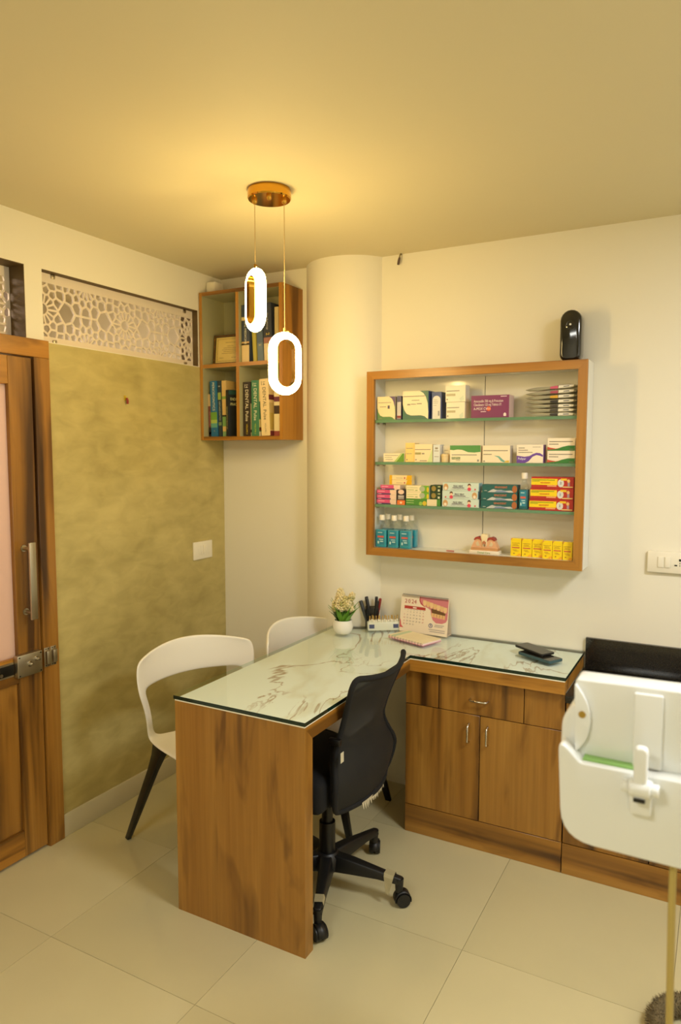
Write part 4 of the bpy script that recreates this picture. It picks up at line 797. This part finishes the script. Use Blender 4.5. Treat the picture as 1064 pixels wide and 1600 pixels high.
protos = [blade(0.085, 0.0068).build('leaf', gm, pl, smooth=60), blade(0.072, 0.0075).build('leaf', gm2, pl, smooth=60), blade(0.095, 0.0060).build('leaf', gm, pl, smooth=60)]
for i in range(46):
    if i < 3: o = protos[i]
    else: o = protos[i % 3].copy(); COL.objects.link(o)
    a = i*2.39996+random.uniform(-.2, .2); r = 0.006+0.024*((i*7) % 46)/46
    o.location = (r*math.cos(a), r*math.sin(a), 0.050); tilt = random.uniform(-0.55, 0.12); o.rotation_euler = (0, tilt, a)
    s = random.uniform(1.0, 1.4); o.scale = (s, s, s)
fmat = pm('cream_blossom', (226, 212, 164), 0.7, noise=0.15, nscale=90); fmat2 = pm('greenish_blossom', (196, 186, 126), 0.7, noise=0.2, nscale=90)
mb = MB(); rnd = random.Random(3)
for i in range(16):
    a = i*2.4; t = math.acos(1-2*(i+0.5)/16); mb.ball((0.0105*math.sin(t)*math.cos(a), 0.0105*math.sin(t)*math.sin(a), 0.0095*math.cos(t)), 0.0052, 6, 4)
f0 = mb.build('blossom', fmat, pl, smooth=70)
mb2 = MB(); mb2.v, mb2.f, mb2.m = mb.v, mb.f, mb.m; f1 = mb2.build('blossom', fmat2, pl, smooth=70)
fl = [(-0.040, 0.002, 0.118), (-0.026, -0.018, 0.110), (-0.010, -0.026, 0.118), (0.008, -0.026, 0.112), (0.024, -0.018, 0.120), (0.036, -0.004, 0.112), (-0.030, -0.008, 0.132), (-0.012, -0.018, 0.138), (0.010, -0.018, 0.136), (0.028, -0.008, 0.138), (-0.024, 0.0, 0.152), (-0.004, -0.010, 0.154), (0.016, -0.006, 0.152), (-0.020, 0.002, 0.170), (-0.004, 0.0, 0.172), (-0.014, 0.004, 0.182), (0.036, 0.004, 0.160), (0.040, 0.006, 0.172), (0.0, 0.02, 0.140), (-0.02, 0.02, 0.130), (0.022, 0.022, 0.128)]
for i, p in enumerate(fl):
    o = (f0, f1)[i] if i < 2 else (f0 if i % 4 else f1).copy()
    if i >= 2: COL.objects.link(o)
    o.location = (p[0], p[1], p[2]+0.004); o.rotation_euler = (i*.7, i*1.1, i); o.location = (p[0]*1.12, p[1]*1.1, p[2]+0.006); s = 1.0+0.35*((i*5) % 7)/7; o.scale = (s, s, s)
mb = MB()
for i, p in enumerate(fl): mb.tube([(0.2*p[0], 0.2*p[1], 0.05), (0.5*p[0], 0.5*p[1], 0.05+0.55*(p[2]-0.05)), p], 0.0012, 5)
mb.build('flower_stems', gm2, pl, smooth=60)

# pen holder and pens
ph = thing('pen_holder', 'black wire-mesh pen cup behind the tooth shade guide', 'pen holder', (0.911, -0.069, ZD), math.radians(35))
mb = MB()
s_ = 0.027
for z in (0.0018, 0.094): MB().tube([(s_, -s_, z), (s_, s_, z), (-s_, s_, z), (-s_, -s_, z)], 0.0016, 6, closed=True).build('rim', BLACKM, ph, smooth=60)
mb = MB()
for k in range(13):
    t = -s_+2*s_*k/12
    for a in (-s_, s_): mb.box(t-0.0009, t+0.0009, a-0.0005, a+0.0005, 0, 0.094); mb.box(a-0.0005, a+0.0005, t-0.0009, t+0.0009, 0, 0.094)
for k in range(18):
    z = 0.094*k/17
    for a in (-s_, s_): mb.box(-s_, s_, a-0.0004, a+0.0004, z-0.0009, z+0.0009); mb.box(a-0.0004, a+0.0004, -s_, s_, z-0.0009, z+0.0009)
o = mb.build('wire_mesh', BLACKM, ph)
B('cup_base', -s_, s_, -s_, s_, 0, 0.0015, BLACKM, ph)
def pen(label, x, y, dx, dy, L, col, r, cat='pen'):
    p0 = Vector((x, y, 0.003)); d = Vector((dx, dy, 1)).normalized()
    t = thing('pen', label, cat, (0.911+x, -0.069+y, ZD+0.003), 0, 'pens in the wire-mesh cup')
    MB().tube([(0, 0, 0), d*0.012, d*(L*0.6)], [r*0.35, r, r], 10).build('barrel', C(*col), t, smooth=50)
    MB().tube([d*(L*0.6), d*(L*0.97), d*L], [r*1.15, r*1.15, r*0.9], 10).build('cap', C(*[int(c*0.8) for c in col]), t, smooth=50)
pen('grey-blue marker leaning furthest left in the pen cup', -0.012, -0.012, -0.34, -0.02, 0.128, (72, 78, 84), 0.0075)
pen('black marker leaning left next to the grey-blue marker', -0.004, 0.004, -0.24, 0.06, 0.142, (24, 24, 24), 0.0075)
pen('black marker leaning slightly left in the pen cup', 0.003, -0.008, -0.18, -0.05, 0.136, (28, 27, 26), 0.0072)
pen('upright black pen in the pen cup', 0.013, 0.010, 0.02, 0.03, 0.142, (20, 20, 20), 0.0066)
pen('red pen leaning right in the pen cup', 0.012, 0.016, 0.16, 0.02, 0.136, (176, 40, 30), 0.006)
pen('black marker leaning right beside the red pen', 0.010, -0.012, 0.20, -0.02, 0.132, (26, 24, 24), 0.0072)

# tooth shade guide
sg = thing('shade_guide', 'tooth shade guide rack with two rows of sample teeth and blue corner squares', 'shade guide', (0.972, -0.077, ZD), math.radians(35))
gw = 0.074
MB().prism([(-0.022, 0), (0.012, 0), (0.012, 0.034), (-0.002, 0.042), (-0.014, 0.036)], 'x', -gw, gw).build('rack', pm('shade_rack_plastic', (214, 216, 196), 0.3), sg, 0.002)
sl = math.atan2(0.008, 0.036)
for s in (-1, 1):
    MB().box(-0.012, 0.012, -0.0004, 0.001, 0, 0.018).build('blue_square', C(62, 70, 104), sg, loc=(s*0.056, -0.0202, 0.010), rot=(-sl, 0, 0))
mt = MB()
mt.prism([(-0.0035, 0.0), (0.0035, 0.0), (0.0042, 0.010), (0.0030, 0.014), (-0.0030, 0.014), (-0.0042, 0.010)], 'y', -0.002, 0.002)
toothw = mt.build('sample_tooth', pm('tooth_porcelain', (244, 236, 212), 0.2), sg, 0.001, 1)
tabm = MB().tube([(0, 0, 0.012), (0, 0.002, 0.022), (0, 0.004, 0.030)], [0.0028, 0.0022, 0.0034], 8).build('tooth_tab', pm('brass_tab', (206, 170, 96), 0.3, 0.5), toothw, smooth=60)
for i in range(14):
    o = toothw if i == 0 else copy_tree(toothw, sg)
    o.location = (-0.064+0.0098*i, -0.010+0.004*(i % 2), 0.036+0.003*(i % 3 == 1)); o.rotation_euler = (0.15, 0.12*math.sin(i*2.1), 0)

# calendar
cl = thing('desk_calendar', 'tent-shaped 2024 desk calendar with a picture of teeth', 'calendar', (1.163, -0.038, ZD), -0.05)
cw, ch, lean = 0.118, 0.166, 0.165
def tilt(o, l=lean): o.rotation_euler = (-l, 0, 0); return o
leafp = tilt(B('front_leaf', -cw, cw, 0, 0.0012, 0, ch, C(238, 222, 196), cl)); leafp.location = (0, -0.027, 0)
bk = B('back_leaf', -cw, cw, -0.0012, 0, 0, ch, C(226, 208, 180), cl); bk.rotation_euler = (lean, 0, 0); bk.location = (0, 0.028, 0)
B('base_board', -cw, cw, -0.027, 0.028, 0, 0.0012, C(226, 208, 180), cl)
mb = MB()
zc_ = ch*math.cos(lean); yc_ = 0.001
for i in range(34):
    x = -cw+0.008+i*(2*cw-0.016)/33
    if 15 <= i <= 16: pass
    mb.tube([(x+0.0004*math.sin(t), yc_+0.0065*math.cos(t), zc_-0.002+0.0065*math.sin(t)) for t in [2*PI*q/10 for q in range(10)]], 0.0009, 5, closed=True)
mb.build('spiral_binding', C(60, 56, 52, 0.3), cl, smooth=60)
def cp(name, poly, c, e): 
    return MB().prism([(p[0], p[1]) for p in poly], 'y', -e, 0.0004).build(name, C(*c), leafp)
def U(u, v): return (-cw+2*cw*u, ch*v)
pic = [U(*p) for p in ((0.40, 0.99), (0.985, 0.99), (0.985, 0.46), (0.96, 0.38), (0.88, 0.33), (0.76, 0.33), (0.69, 0.40), (0.65, 0.52), (0.63, 0.66), (0.58, 0.70), (0.50, 0.74), (0.44, 0.80), (0.40, 0.88))]
cp('photo_gums', pic, (206, 122, 128), 0.0004); cp('photo_edge', [U(*p) for p in ((0.385, 0.99), (0.405, 0.99), (0.405, 0.88), (0.445, 0.80), (0.51, 0.735), (0.49, 0.73), (0.42, 0.79), (0.385, 0.88))], (178, 56, 60), 0.0006)
cp('photo_mouth', [U(*p) for p in ((0.64, 0.70), (0.72, 0.70), (0.94, 0.62), (0.93, 0.50), (0.80, 0.50), (0.70, 0.54), (0.66, 0.60))], (104, 70, 34), 0.0006)
for i in range(7):
    u = 0.50+0.072*i; v = 0.84-0.022*i
    cp('photo_tooth', [U(u-0.034, v+0.07), U(u+0.034, v+0.06), U(u+0.036, v-0.02), U(u+0.022, v-0.085), U(u-0.022, v-0.080), U(u-0.036, v-0.01)], (226, 186, 128) if i % 2 else (232, 196, 142), 0.0008)
for i in range(5):
    u = 0.68+0.058*i; v = 0.54-0.008*i
    cp('photo_tooth', [U(u-0.027, v+0.05), U(u+0.027, v+0.045), U(u+0.022, v-0.06), U(u-0.022, v-0.055)], (222, 180, 120), 0.0008)
cp('month_bar', [U(0.08, 0.63), U(0.525, 0.63), U(0.525, 0.71), U(0.08, 0.71)], (178, 58, 48), 0.0004); cp('month_name', [U(0.26, 0.655), U(0.34, 0.655), U(0.34, 0.685), U(0.26, 0.685)], (244, 224, 210), 0.0007)
cp('corner_mark', [U(0.005, 0.10), U(0.09, 0.10), U(0.04, 0.16), U(0.02, 0.30), U(0.005, 0.34)], (206, 92, 92), 0.0004)
lettering('2', 0.026, C(176, 60, 56), (*U(0.105, 0.83),)[0:1]+(-0.0006, U(0, 0.83)[1]), leafp); lettering('0', 0.026, C(176, 60, 56), (U(0.175, 0)[0], -0.0006, U(0, 0.83)[1]), leafp); lettering('24', 0.026, C(176, 60, 56), (U(0.275, 0)[0], -0.0006, U(0, 0.83)[1]), leafp)
for r in range(5):
    for c in range(7):
        n = r*7+c-0
        if n < 1 or n > 31: continue
        lettering(str(n), 0.0085, C(196, 80, 70) if c in (0, 6) else GREYL_ if False else C(130, 116, 104), (U(0.09+0.066*c, 0)[0], -0.0005, U(0, 0.545-0.083*r)[1]), leafp, name='date_number')
mb = MB()
for c in range(7): mb.box(U(0.08+0.066*c, 0)[0], U(0.105+0.066*c, 0)[0], -0.0004, 0.0002, U(0, 0.600)[1], U(0, 0.612)[1])
for a, b, v in ((0.74, 0.93, 0.265), (0.73, 0.90, 0.225), (0.62, 0.95, 0.13), (0.64, 0.95, 0.08)): mb.box(U(a, 0)[0], U(b, 0)[0], -0.0004, 0.0002, U(0, v)[1], U(0, v+0.022)[1])
mb.build('small_print', C(176, 164, 156), leafp)
mb = MB(); mb.tube([(U(0.655, 0)[0]+0.0085*math.cos(t), -0.0006, U(0, 0.245)[1]+0.0085*math.sin(t)) for t in [2*PI*q/16 for q in range(16)]], 0.0014, 5, closed=True)
mb.box(U(0.648, 0)[0], U(0.662, 0)[0], -0.0008, 0, U(0, 0.22)[1], U(0, 0.28)[1]); mb.build('logo', C(62, 74, 130), leafp)

# notepad
npd = thing('notepad', 'cream and pink notepad lying flat before the calendar', 'notepad', (1.166, -0.170, ZD), math.radians(-19))
NW, NH = 0.100, 0.060
B('pages', -NW, NW, -NH, NH, 0.0015, 0.010, C(244, 214, 206), npd, 0.001); B('cover', -NW-0.001, NW+0.001, -NH-0.001, NH+0.001, 0.010, 0.0115, C(240, 226, 186), npd); B('back_cover', -NW-0.001, NW+0.001, -NH-0.001, NH+0.001, 0, 0.0015, C(222, 140, 170), npd)
B('printed_band', -NW*0.86, -NW*0.62, -NH*0.98, NH*0.98, 0.0115, 0.0117, C(188, 206, 170), npd)
mb = MB()
for k in range(7): mb.box(-NW*0.4, NW*(0.7-0.1*(k % 3)), NH*(0.7-0.22*k), NH*(0.7-0.22*k)+0.0012, 0.0115, 0.0117)
mb.build('small_print', C(214, 196, 150), npd)
mb = MB()
for k in range(12): mb.tube([(-NW+0.008+k*(2*NW-0.016)/11, -NH-0.001+0.003*math.cos(t), 0.006+0.006*math.sin(t)) for t in [2*PI*q/8 for q in range(8)]], 0.0008, 5, closed=True)
mb.build('spiral_binding', C(120, 104, 90, 0.3), npd, smooth=60)

# phones
def rrect(hx, hy, r, n=5):
    p = []
    for cx, cy, a in ((hx-r, hy-r, 0), (-hx+r, hy-r, PI/2), (-hx+r, -hy+r, PI), (hx-r, -hy+r, 1.5*PI)):
        for i in range(n+1): t = a+PI/2*i/n; p.append((cx+r*math.cos(t), cy+r*math.sin(t)))
    return p
def phone(label, loc, rz, rx, case, screen, hx=0.078, hy=0.0385, th=0.0095):
    t = thing('phone', label, 'phone', loc, rz, 'two stacked phones'); t.rotation_euler = (0, rx, rz)
    MB().prism(rrect(hx, hy, 0.010), 'z', 0, th).build('case', case, t, 0.0022, 2)
    MB().prism(rrect(hx-0.004, hy-0.004, 0.007), 'z', th-0.0005, th+0.0004).build('screen', screen, t)
    MB().box(hx-0.016, hx-0.012, -0.006, 0.006, th+0.0004, th+0.0006).build('earpiece', GREYL, t)
SCR = pm('dark_screen', (40, 36, 30), 0.1)
phone('teal-cased phone lying on the desk under the black phone', (1.714, -0.188, ZD), math.radians(-29), 0, pm('teal_case', (52, 82, 88), 0.4), SCR, 0.084, 0.039, 0.011)
phone('black phone lying askew on top of the teal phone', (1.682, -0.148, ZD+0.0150), math.radians(-31), 0.035, pm('black_case', (26, 24, 22), 0.35), SCR, 0.076, 0.037, 0.009)

# ================================================================== WHITE CHAIRS
def white_chair(label, loc, rz):
    t = thing('visitor_chair', label, 'chair', loc, rz, 'white visitor chairs')
    S = [-1, -0.86, -0.62, -0.3, 0, 0.3, 0.62, 0.86, 1]
    rows = [(0.235, 0.420, 0.185, 0, 0.0), (0.215, 0.447, 0.205, 0, 0.003), (0.10, 0.452, 0.205, 0, 0.010), (-0.02, 0.442, 0.208, 0, 0.016), (-0.11, 0.444, 0.208, 0.0, 0.020),
            (-0.150, 0.462, 0.210, 0.020, 0.022), (-0.165, 0.53, 0.218, 0.050, 0.004), (-0.172, 0.60, 0.236, 0.075, 0.0), (-0.178, 0.645, 0.252, 0.090, -0.004), (-0.186, 0.682, 0.262, 0.098, -0.008), (-0.196, 0.745, 0.268, 0.104, -0.014), (-0.203, 0.805, 0.262, 0.105, -0.026), (-0.205, 0.826, 0.240, 0.100, -0.034)]
    vs = []
    for (x, z, hw, fwd, up) in rows:
        for s in S: vs.append((x+fwd*abs(s)**2.2, s*hw, z+up*s*s))
    n = len(S); fs = []
    for r in range(len(rows)-1):
        for c in range(n-1):
            if 5 <= r <= 8 and 1 <= c <= n-3: continue       # open gap between seat and backrest
            fs.append((r*n+c, r*n+c+1, (r+1)*n+c+1, (r+1)*n+c))
    sh = MB().add(vs, fs).build('seat_shell', CHAIRW, t, smooth=80)
    so_ = sh.modifiers.new('solid', 'SOLIDIFY'); so_.thickness = 0.012; so_.offset = 0
    su = sh.modifiers.new('sub', 'SUBSURF'); su.levels = 2; su.render_levels = 2
    MB().box(-0.13, 0.15, -0.15, 0.15, 0.405, 0.425).build('under_frame', BLACKM, t, 0.006)
    for sx, fx in ((-1, -0.305), (1, 0.25)):
        for sy in (-1, 1):
            top = Vector((-0.120 if sx < 0 else 0.135, sy*0.155, 0.432)); ft = Vector((fx, sy*(0.22 if sx < 0 else 0.19), 0.0)); d = ft-top
            mb = MB(); vs = []
            for k, (w1, w2) in ((0, (0.040, 0.026)), (0.10, (0.030, 0.020)), (0.25, (0.024, 0.016)), (0.65, (0.018, 0.014)), (1.0, (0.013, 0.011))):
                c = top+d*k; vs += [(c.x-w1, c.y-w2*0.8, c.z), (c.x+w1, c.y-w2*0.8, c.z), (c.x+w1, c.y+w2*0.8, c.z), (c.x-w1, c.y+w2*0.8, c.z)]
            fs = [(3, 2, 1, 0), (16, 17, 18, 19)]
            for k in range(4): fs += [(k*4+q, k*4+(q+1) % 4, k*4+4+(q+1) % 4, k*4+4+q) for q in range(4)]
            mb.add(vs, fs).build('leg', BLACKM, t, 0.003)
    return t
white_chair('white moulded chair with black legs between the olive wall and the desk end', (0.607, -0.873, 0), math.radians(-20))
white_chair('white moulded chair tucked under the far end of the desk near the pillar', (0.80, -0.365, 0), 0.0)

# ================================================================== OFFICE CHAIR
oc = thing('office_chair', 'black mesh-backed swivel office chair on castors pushed under the desk', 'chair', (1.12, -0.865, 0), 0.0)
def oc_l(p): return p
ba = [math.radians(a) for a in (-67, 5, 77, 149, 221)]
MB().lathe([(0.045, 0.075), (0.052, 0.085), (0.050, 0.125), (0.036, 0.140)], 24).build('base_hub', BLACKP, oc, smooth=40)
def caster_arm(a, first):
    c, s = math.cos(a), math.sin(a); R = 0.275
    arm = MB(); vs = []
    for r, hw, z0, z1 in ((0.03, 0.030, 0.078, 0.135), (0.10, 0.026, 0.082, 0.130), (0.20, 0.020, 0.086, 0.116), (R+0.010, 0.016, 0.082, 0.104)):
        for q in ((-hw, z0), (hw, z0), (hw*0.7, z1), (-hw*0.7, z1)): vs.append((r*c-q[0]*s, r*s+q[0]*c, q[1]))
    fs = [(3, 2, 1, 0), (12, 13, 14, 15)]
    for k in range(3): fs += [(k*4+q, k*4+(q+1) % 4, k*4+4+(q+1) % 4, k*4+4+q) for q in range(4)]
    A = arm.add(vs, fs).build('base_arm', BLACKP, oc, 0.004)
    # castor: stem housing, two wheels, hood
    px, py = R*c, R*s; b = a+0.6
    ca = MB().cyl((px, py, 0.052), (px, py, 0.100), 0.013, 0.016, 14).build('castor', BLACKP, oc, smooth=40)
    wx, wy = px+0.012*math.cos(b), py+0.012*math.sin(b); nx, ny = -math.sin(b), math.cos(b)
    for sgn in (-1, 1):
        MB().cyl((wx+nx*0.004*sgn, wy+ny*0.004*sgn, 0.026), (wx+nx*0.021*sgn, wy+ny*0.021*sgn, 0.026), 0.026, 0.024, 24).build('wheel', BLACKP, ca, smooth=40)
    hood = MB(); vs = []; fs = []; n = 14
    for i in range(n+1):
        t = -0.25+(PI+0.5)*i/n
        for k in (-1, 1):
            vs.append((wx+0.0295*math.cos(t)*math.cos(b)+nx*0.017*k, wy+0.0295*math.cos(t)*math.sin(b)+ny*0.017*k, 0.026+0.0295*math.sin(t)))
    for i in range(n): fs.append((2*i, 2*i+1, 2*i+3, 2*i+2))
    ho = hood.add(vs, fs).build('hood', BLACKP, ca, smooth=60); m = ho.modifiers.new('s', 'SOLIDIFY'); m.thickness = 0.003
for i, a in enumerate(ba): caster_arm(a, i == 0)
MB().cyl((0, 0, 0.12), (0, 0, 0.25), 0.029, n=20).cyl((0, 0, 0.25), (0, 0, 0.36), 0.020, n=20).build('gas_column', BLACKM, oc, smooth=40)
# torn packing film left on two base arms and under the seat
FILM = pm('torn_packing_film', (172, 160, 122), 0.3, bump=0.6, nscale=120)
for a in (ba[1], ba[0]):
    c, s = math.cos(a), math.sin(a)
    def q(r, l, z): return (r*c-l*s, r*s+l*c, z)
    MB().add([q(0.225, -0.021, 0.105), q(0.225, 0.019, 0.105), q(0.225, 0.015, 0.117), q(0.225, -0.016, 0.117), q(0.258, -0.019, 0.100), q(0.260, 0.018, 0.100), q(0.258, 0.013, 0.112), q(0.260, -0.014, 0.112), q(0.232, -0.023, 0.055), q(0.246, -0.021, 0.050), q(0.240, -0.022, 0.042)],
             [(3, 2, 6, 7), (0, 3, 7, 4), (1, 5, 6, 2), (0, 4, 9, 8), (8, 9, 10)]).build('torn_film', FILM, oc)
# seat
mb = MB(); mb.box(-0.20, 0.095, -0.215, 0.215, 0.375, 0.495)
mb.build('seat_cushion', CLOTH, oc, 0.032, 4)
B('seat_plate', -0.12, 0.06, -0.08, 0.08, 0.345, 0.376, BLACKM, oc, 0.004)
MB().tube([(0.03, 0, 0.36), (0.085, 0, 0.355), (0.122, 0.002, 0.40), (0.138, 0.004, 0.50)], 0.012, 8).build('back_bracket', BLACKM, oc, smooth=60)
# mesh back: outline by height (z, half width, x at centre, x bulge at the edges)
prof = [(0.368, 0.150, 0.098), (0.385, 0.172, 0.102), (0.43, 0.190, 0.112), (0.48, 0.196, 0.120), (0.54, 0.188, 0.126), (0.60, 0.174, 0.136), (0.66, 0.170, 0.152), (0.72, 0.180, 0.172), (0.78, 0.198, 0.194), (0.826, 0.208, 0.210), (0.848, 0.188, 0.216)]
S = [-1, -0.8, -0.55, -0.28, 0, 0.28, 0.55, 0.8, 1]; yo = 0.035
vs = []; fs = []
for zi, (z, hw, x) in enumerate(prof):
    low = max(0.0, min(1.0, (0.585-z)/0.11)); yo = 0.035+0.025*low; hw = hw+0.042*low; x = x+0.035*low
    for s in S: vs.append((x+0.045*(1-s*s)-0.02, yo+s*hw, z-(0.018*(1-s*s) if zi >= len(prof)-2 else 0)))
n = len(S)
for r in range(len(prof)-1):
    for c in range(n-1): fs.append((r*n+c, r*n+c+1, (r+1)*n+c+1, (r+1)*n+c))
bkm = MB().add(vs, fs).build('mesh_back', MESHCLOTH, oc, smooth=80); su = bkm.modifiers.new('sub', 'SUBSURF'); su.levels = 2; su.render_levels = 2
rim = [vs[r*n] for r in range(len(prof))]+[vs[(len(prof)-1)*n+c] for c in range(1, n)]+[vs[r*n+n-1] for r in range(len(prof)-2, -1, -1)]+[vs[c] for c in range(n-2, 0, -1)]
def smooth_loop(p, it=2):
    for _ in range(it):
        q = []
        for i in range(len(p)):
            a, b = Vector(p[i]), Vector(p[(i+1) % len(p)]); q += [a*0.75+b*0.25, a*0.25+b*0.75]
        p = q
    return p
MB().tube(smooth_loop(rim), 0.010, 8, closed=True).build('back_rim', CLOTH, oc, smooth=80)
# padded lower part of the back behind the mesh
vs2 = []; fs2 = []
pr2 = [p for p in prof if p[0] < 0.61]
for (z, hw, x) in pr2:
    low = max(0.0, min(1.0, (0.585-z)/0.11)); yo = 0.035+0.025*low; hw = hw+0.042*low; x = x+0.035*low
    for s in S: vs2.append((x+0.045*(1-s*s)-0.034, yo+s*hw*0.97, z+0.004))
for r in range(len(pr2)-1):
    for c in range(n-1): fs2.append((r*n+c, r*n+c+1, (r+1)*n+c+1, (r+1)*n+c))
pad = MB().add(vs2, fs2).build('lumbar_pad', CLOTH, oc, smooth=80); m = pad.modifiers.new('s', 'SOLIDIFY'); m.thickness = 0.016
MB().box(0.095, 0.140, -0.165, -0.145, 0.612, 0.636).build('side_bracket', BLACKM, oc, 0.006)
B('white_tag', -0.0006, 0.0006, -0.010, 0.010, -0.017, 0.017, C(214, 206, 176), oc).location = (0.150, -0.166, 0.582)
mb = MB(); rnd = random.Random(5)
for i in range(16):
    y = -0.03+0.012*i; x = 0.138+0.03*(1-((y-yo)/0.15)**2)*0.9
    mb.add([(x, y-0.009, 0.372), (x, y+0.009, 0.372), (x+0.003, y+rnd.uniform(-.005, .005), 0.352-rnd.uniform(0, .012))], [(0, 1, 2)])
mb.build('frayed_lining', C(206, 196, 164), oc)

# ================================================================== DENTAL UNIT
du = thing('dental_unit', 'white dental instrument unit with an upright panel and lever in the right foreground', 'dental unit', (2.09, -1.75, 0))
def Du(x): return x-2.09
def outline_round(pts, r, n=6):
    out = []
    N = len(pts)
    for i in range(N):
        p, a, b = Vector(pts[i]), Vector(pts[i-1]), Vector(pts[(i+1) % N]); rr = r[i]
        d1, d2 = (a-p).normalized(), (b-p).normalized()
        rr = min(rr, (a-p).length*0.49, (b-p).length*0.49)
        p1, p2 = p+d1*rr, p+d2*rr
        for k in range(n+1):
            t = k/n; out.append(tuple(p1*(1-t)**2+p*2*t*(1-t)+p2*t*t))
    return out
# lower shell
MB().prism(outline_round([(0.0, 1.075), (0.010, 0.890), (0.56, 0.884), (0.57, 1.040), (0.04, 1.036)], [0.03, 0.055, 0.055, 0.02, 0.004]), 'y', 0.0, 0.25).build('lower_shell', DENTW, du, 0.022, 4)
# curled side cheek
MB().prism(outline_round([(-0.003, 1.0), (-0.001, 1.10), (0.022, 1.130), (0.040, 1.118), (0.040, 1.0)], [0.01, 0.05, 0.010, 0.008, 0.01]), 'y', 0.036, 0.235).build('side_cheek', DENTW, du, 0.010, 3)
# upright panel
up = MB().prism(outline_round([(0.027, 1.036), (0.022, 1.176), (0.55, 1.186), (0.55, 1.036)], [0.004, 0.008, 0.012, 0.006]), 'y', 0.030, 0.085).build('upright_panel', DENTW, du, 0.005, 3)
MB().prism(outline_round([(0.1215, 1.040), (0.1205, 1.168), (0.166, 1.169), (0.167, 1.040)], [0.003]*4), 'y', 0.021, 0.035).build('raised_rib', DENTW, up, 0.003, 2)
MB().prism(outline_round([(0.0265, 1.044), (0.0225, 1.171), (0.044, 1.142), (0.052, 1.110), (0.046, 1.070)], [0.006, 0.006, 0.02, 0.02, 0.02]), 'y', 0.020, 0.034).build('end_cap', DENTW, up, 0.004, 2)
MB().cyl((0.037, 0.0185, 1.116), (0.037, 0.023, 1.116), 0.0062, n=20).build('screw_cover', C(170, 136, 44), up)
B('green_strip', 0.042, 0.126, 0.008, 0.032, 1.0382, 1.0412, C(140, 186, 100), du)
B('tray_lip', 0.034, 0.56, 0.004, 0.03, 1.032, 1.038, DENTW, du, 0.002)
# lever with knurled knobs and bracket
lv = MB().prism(outline_round([(0.128, 1.005), (0.128, 1.094), (0.150, 1.094), (0.150, 1.005)], [0.006, 0.010, 0.010, 0.006]), 'y', -0.030, -0.012).build('lever', DENTW, du, 0.005, 3)
for (x0, x1) in ((0.110, 0.122), (0.156, 0.168)):
    MB().cyl((x0, -0.020, 1.022), (x1, -0.020, 1.022), 0.011, n=10).build('lever_knob', DENTW, lv, 0.001, 1)
MB().cyl((0.122, -0.020, 1.022), (0.156, -0.020, 1.022), 0.015, n=20).build('lever_pivot', DENTW, lv, 0.002, 1)
B('lever_slot', 0.130, 0.148, -0.033, -0.026, 1.002, 1.008, BLACKM, lv)
MB().prism([(0.122, 0.972), (0.156, 0.972), (0.158, 1.030), (0.120, 1.030)], 'y', -0.016, 0.004).build('lever_bracket', DENTW, du, 0.004, 2)
# support arm and column (out of the photograph, to the right)
MB().tube([(0.50, 0.14, 0.93), (0.66, 0.14, 0.92), (0.80, 0.14, 0.92)], 0.028, 14).build('support_arm', DENTW, du, smooth=60)
MB().cyl((0.80, 0.14, 0.03), (0.80, 0.14, 0.96), 0.040, n=24).cyl((0.80, 0.14, 0.0), (0.80, 0.14, 0.03), 0.17, 0.16, 32).build('support_column', DENTW, du, smooth=40)
hs = [(0.1915, 0.03, 0.90), (0.192, 0.025, 0.80), (0.196, 0.02, 0.61), (0.200, 0.02, 0.40), (0.215, 0.03, 0.18), (0.26, 0.05, 0.05), (0.34, 0.09, 0.012), (0.48, 0.13, 0.0075), (0.62, 0.14, 0.0075)]
def spline(p, k=6):
    out = []
    for i in range(len(p)-1):
        a, b, c, d = [Vector(p[max(0, min(len(p)-1, j))]) for j in (i-1, i, i+1, i+2)]
        for q in range(k):
            t = q/k; out.append(0.5*((2*b)+(c-a)*t+(2*a-5*b+4*c-d)*t*t+(3*b-a-3*c+d)*t**3))
    return out+[Vector(p[-1])]
MB().tube(spline(hs), 0.0062, 10).build('hose', C(186, 164, 92, 0.4), du, smooth=60)

# fuzzy ring on the floor
fz = thing('fuzzy_ring', 'dark brown fuzzy ring lying on the floor at the lower right', 'ring', (2.325, -0.99, 0))
mb = MB(); ring = [(0.095*math.cos(t), 0.095*math.sin(t), 0.030) for t in [2*PI*i/36 for i in range(36)]]
mb.tube(ring, 0.026, 12, closed=True).build('ring_core', C(104, 90, 60, 0.9), fz, smooth=80)
mb = MB(); rnd = random.Random(11)
for i in range(5200):
    t = rnd.uniform(0, 2*PI); u = rnd.uniform(-0.9, PI+0.9); c, s = math.cos(t), math.sin(t)
    def at(r, uu): return Vector(((0.095+r*math.cos(uu))*c, (0.095+r*math.cos(uu))*s, 0.030+r*math.sin(uu)))
    p = at(0.024, u); e = at(0.026+rnd.uniform(0.005, 0.011), u+rnd.uniform(-.25, .25))+Vector((rnd.uniform(-.004, .004), rnd.uniform(-.004, .004), 0))
    d = Vector((-s, c, 0))*0.0011
    e.z = max(e.z, 0.001)
    mb.add([p-d, p+d, e], [(0, 1, 2)], rnd.choice((0, 0, 1)))
tag(mb.build('pile', [C(124, 108, 72, 0.9), C(84, 72, 48, 0.9)], fz), kind='stuff')

for o in bpy.data.objects:
    if o.name.split('.')[0] in ('small_print', 'printed_lines', 'spiral_binding', 'beading', 'frayed_lining', 'wire_mesh', 'flower_stems'): o['kind'] = 'stuff'
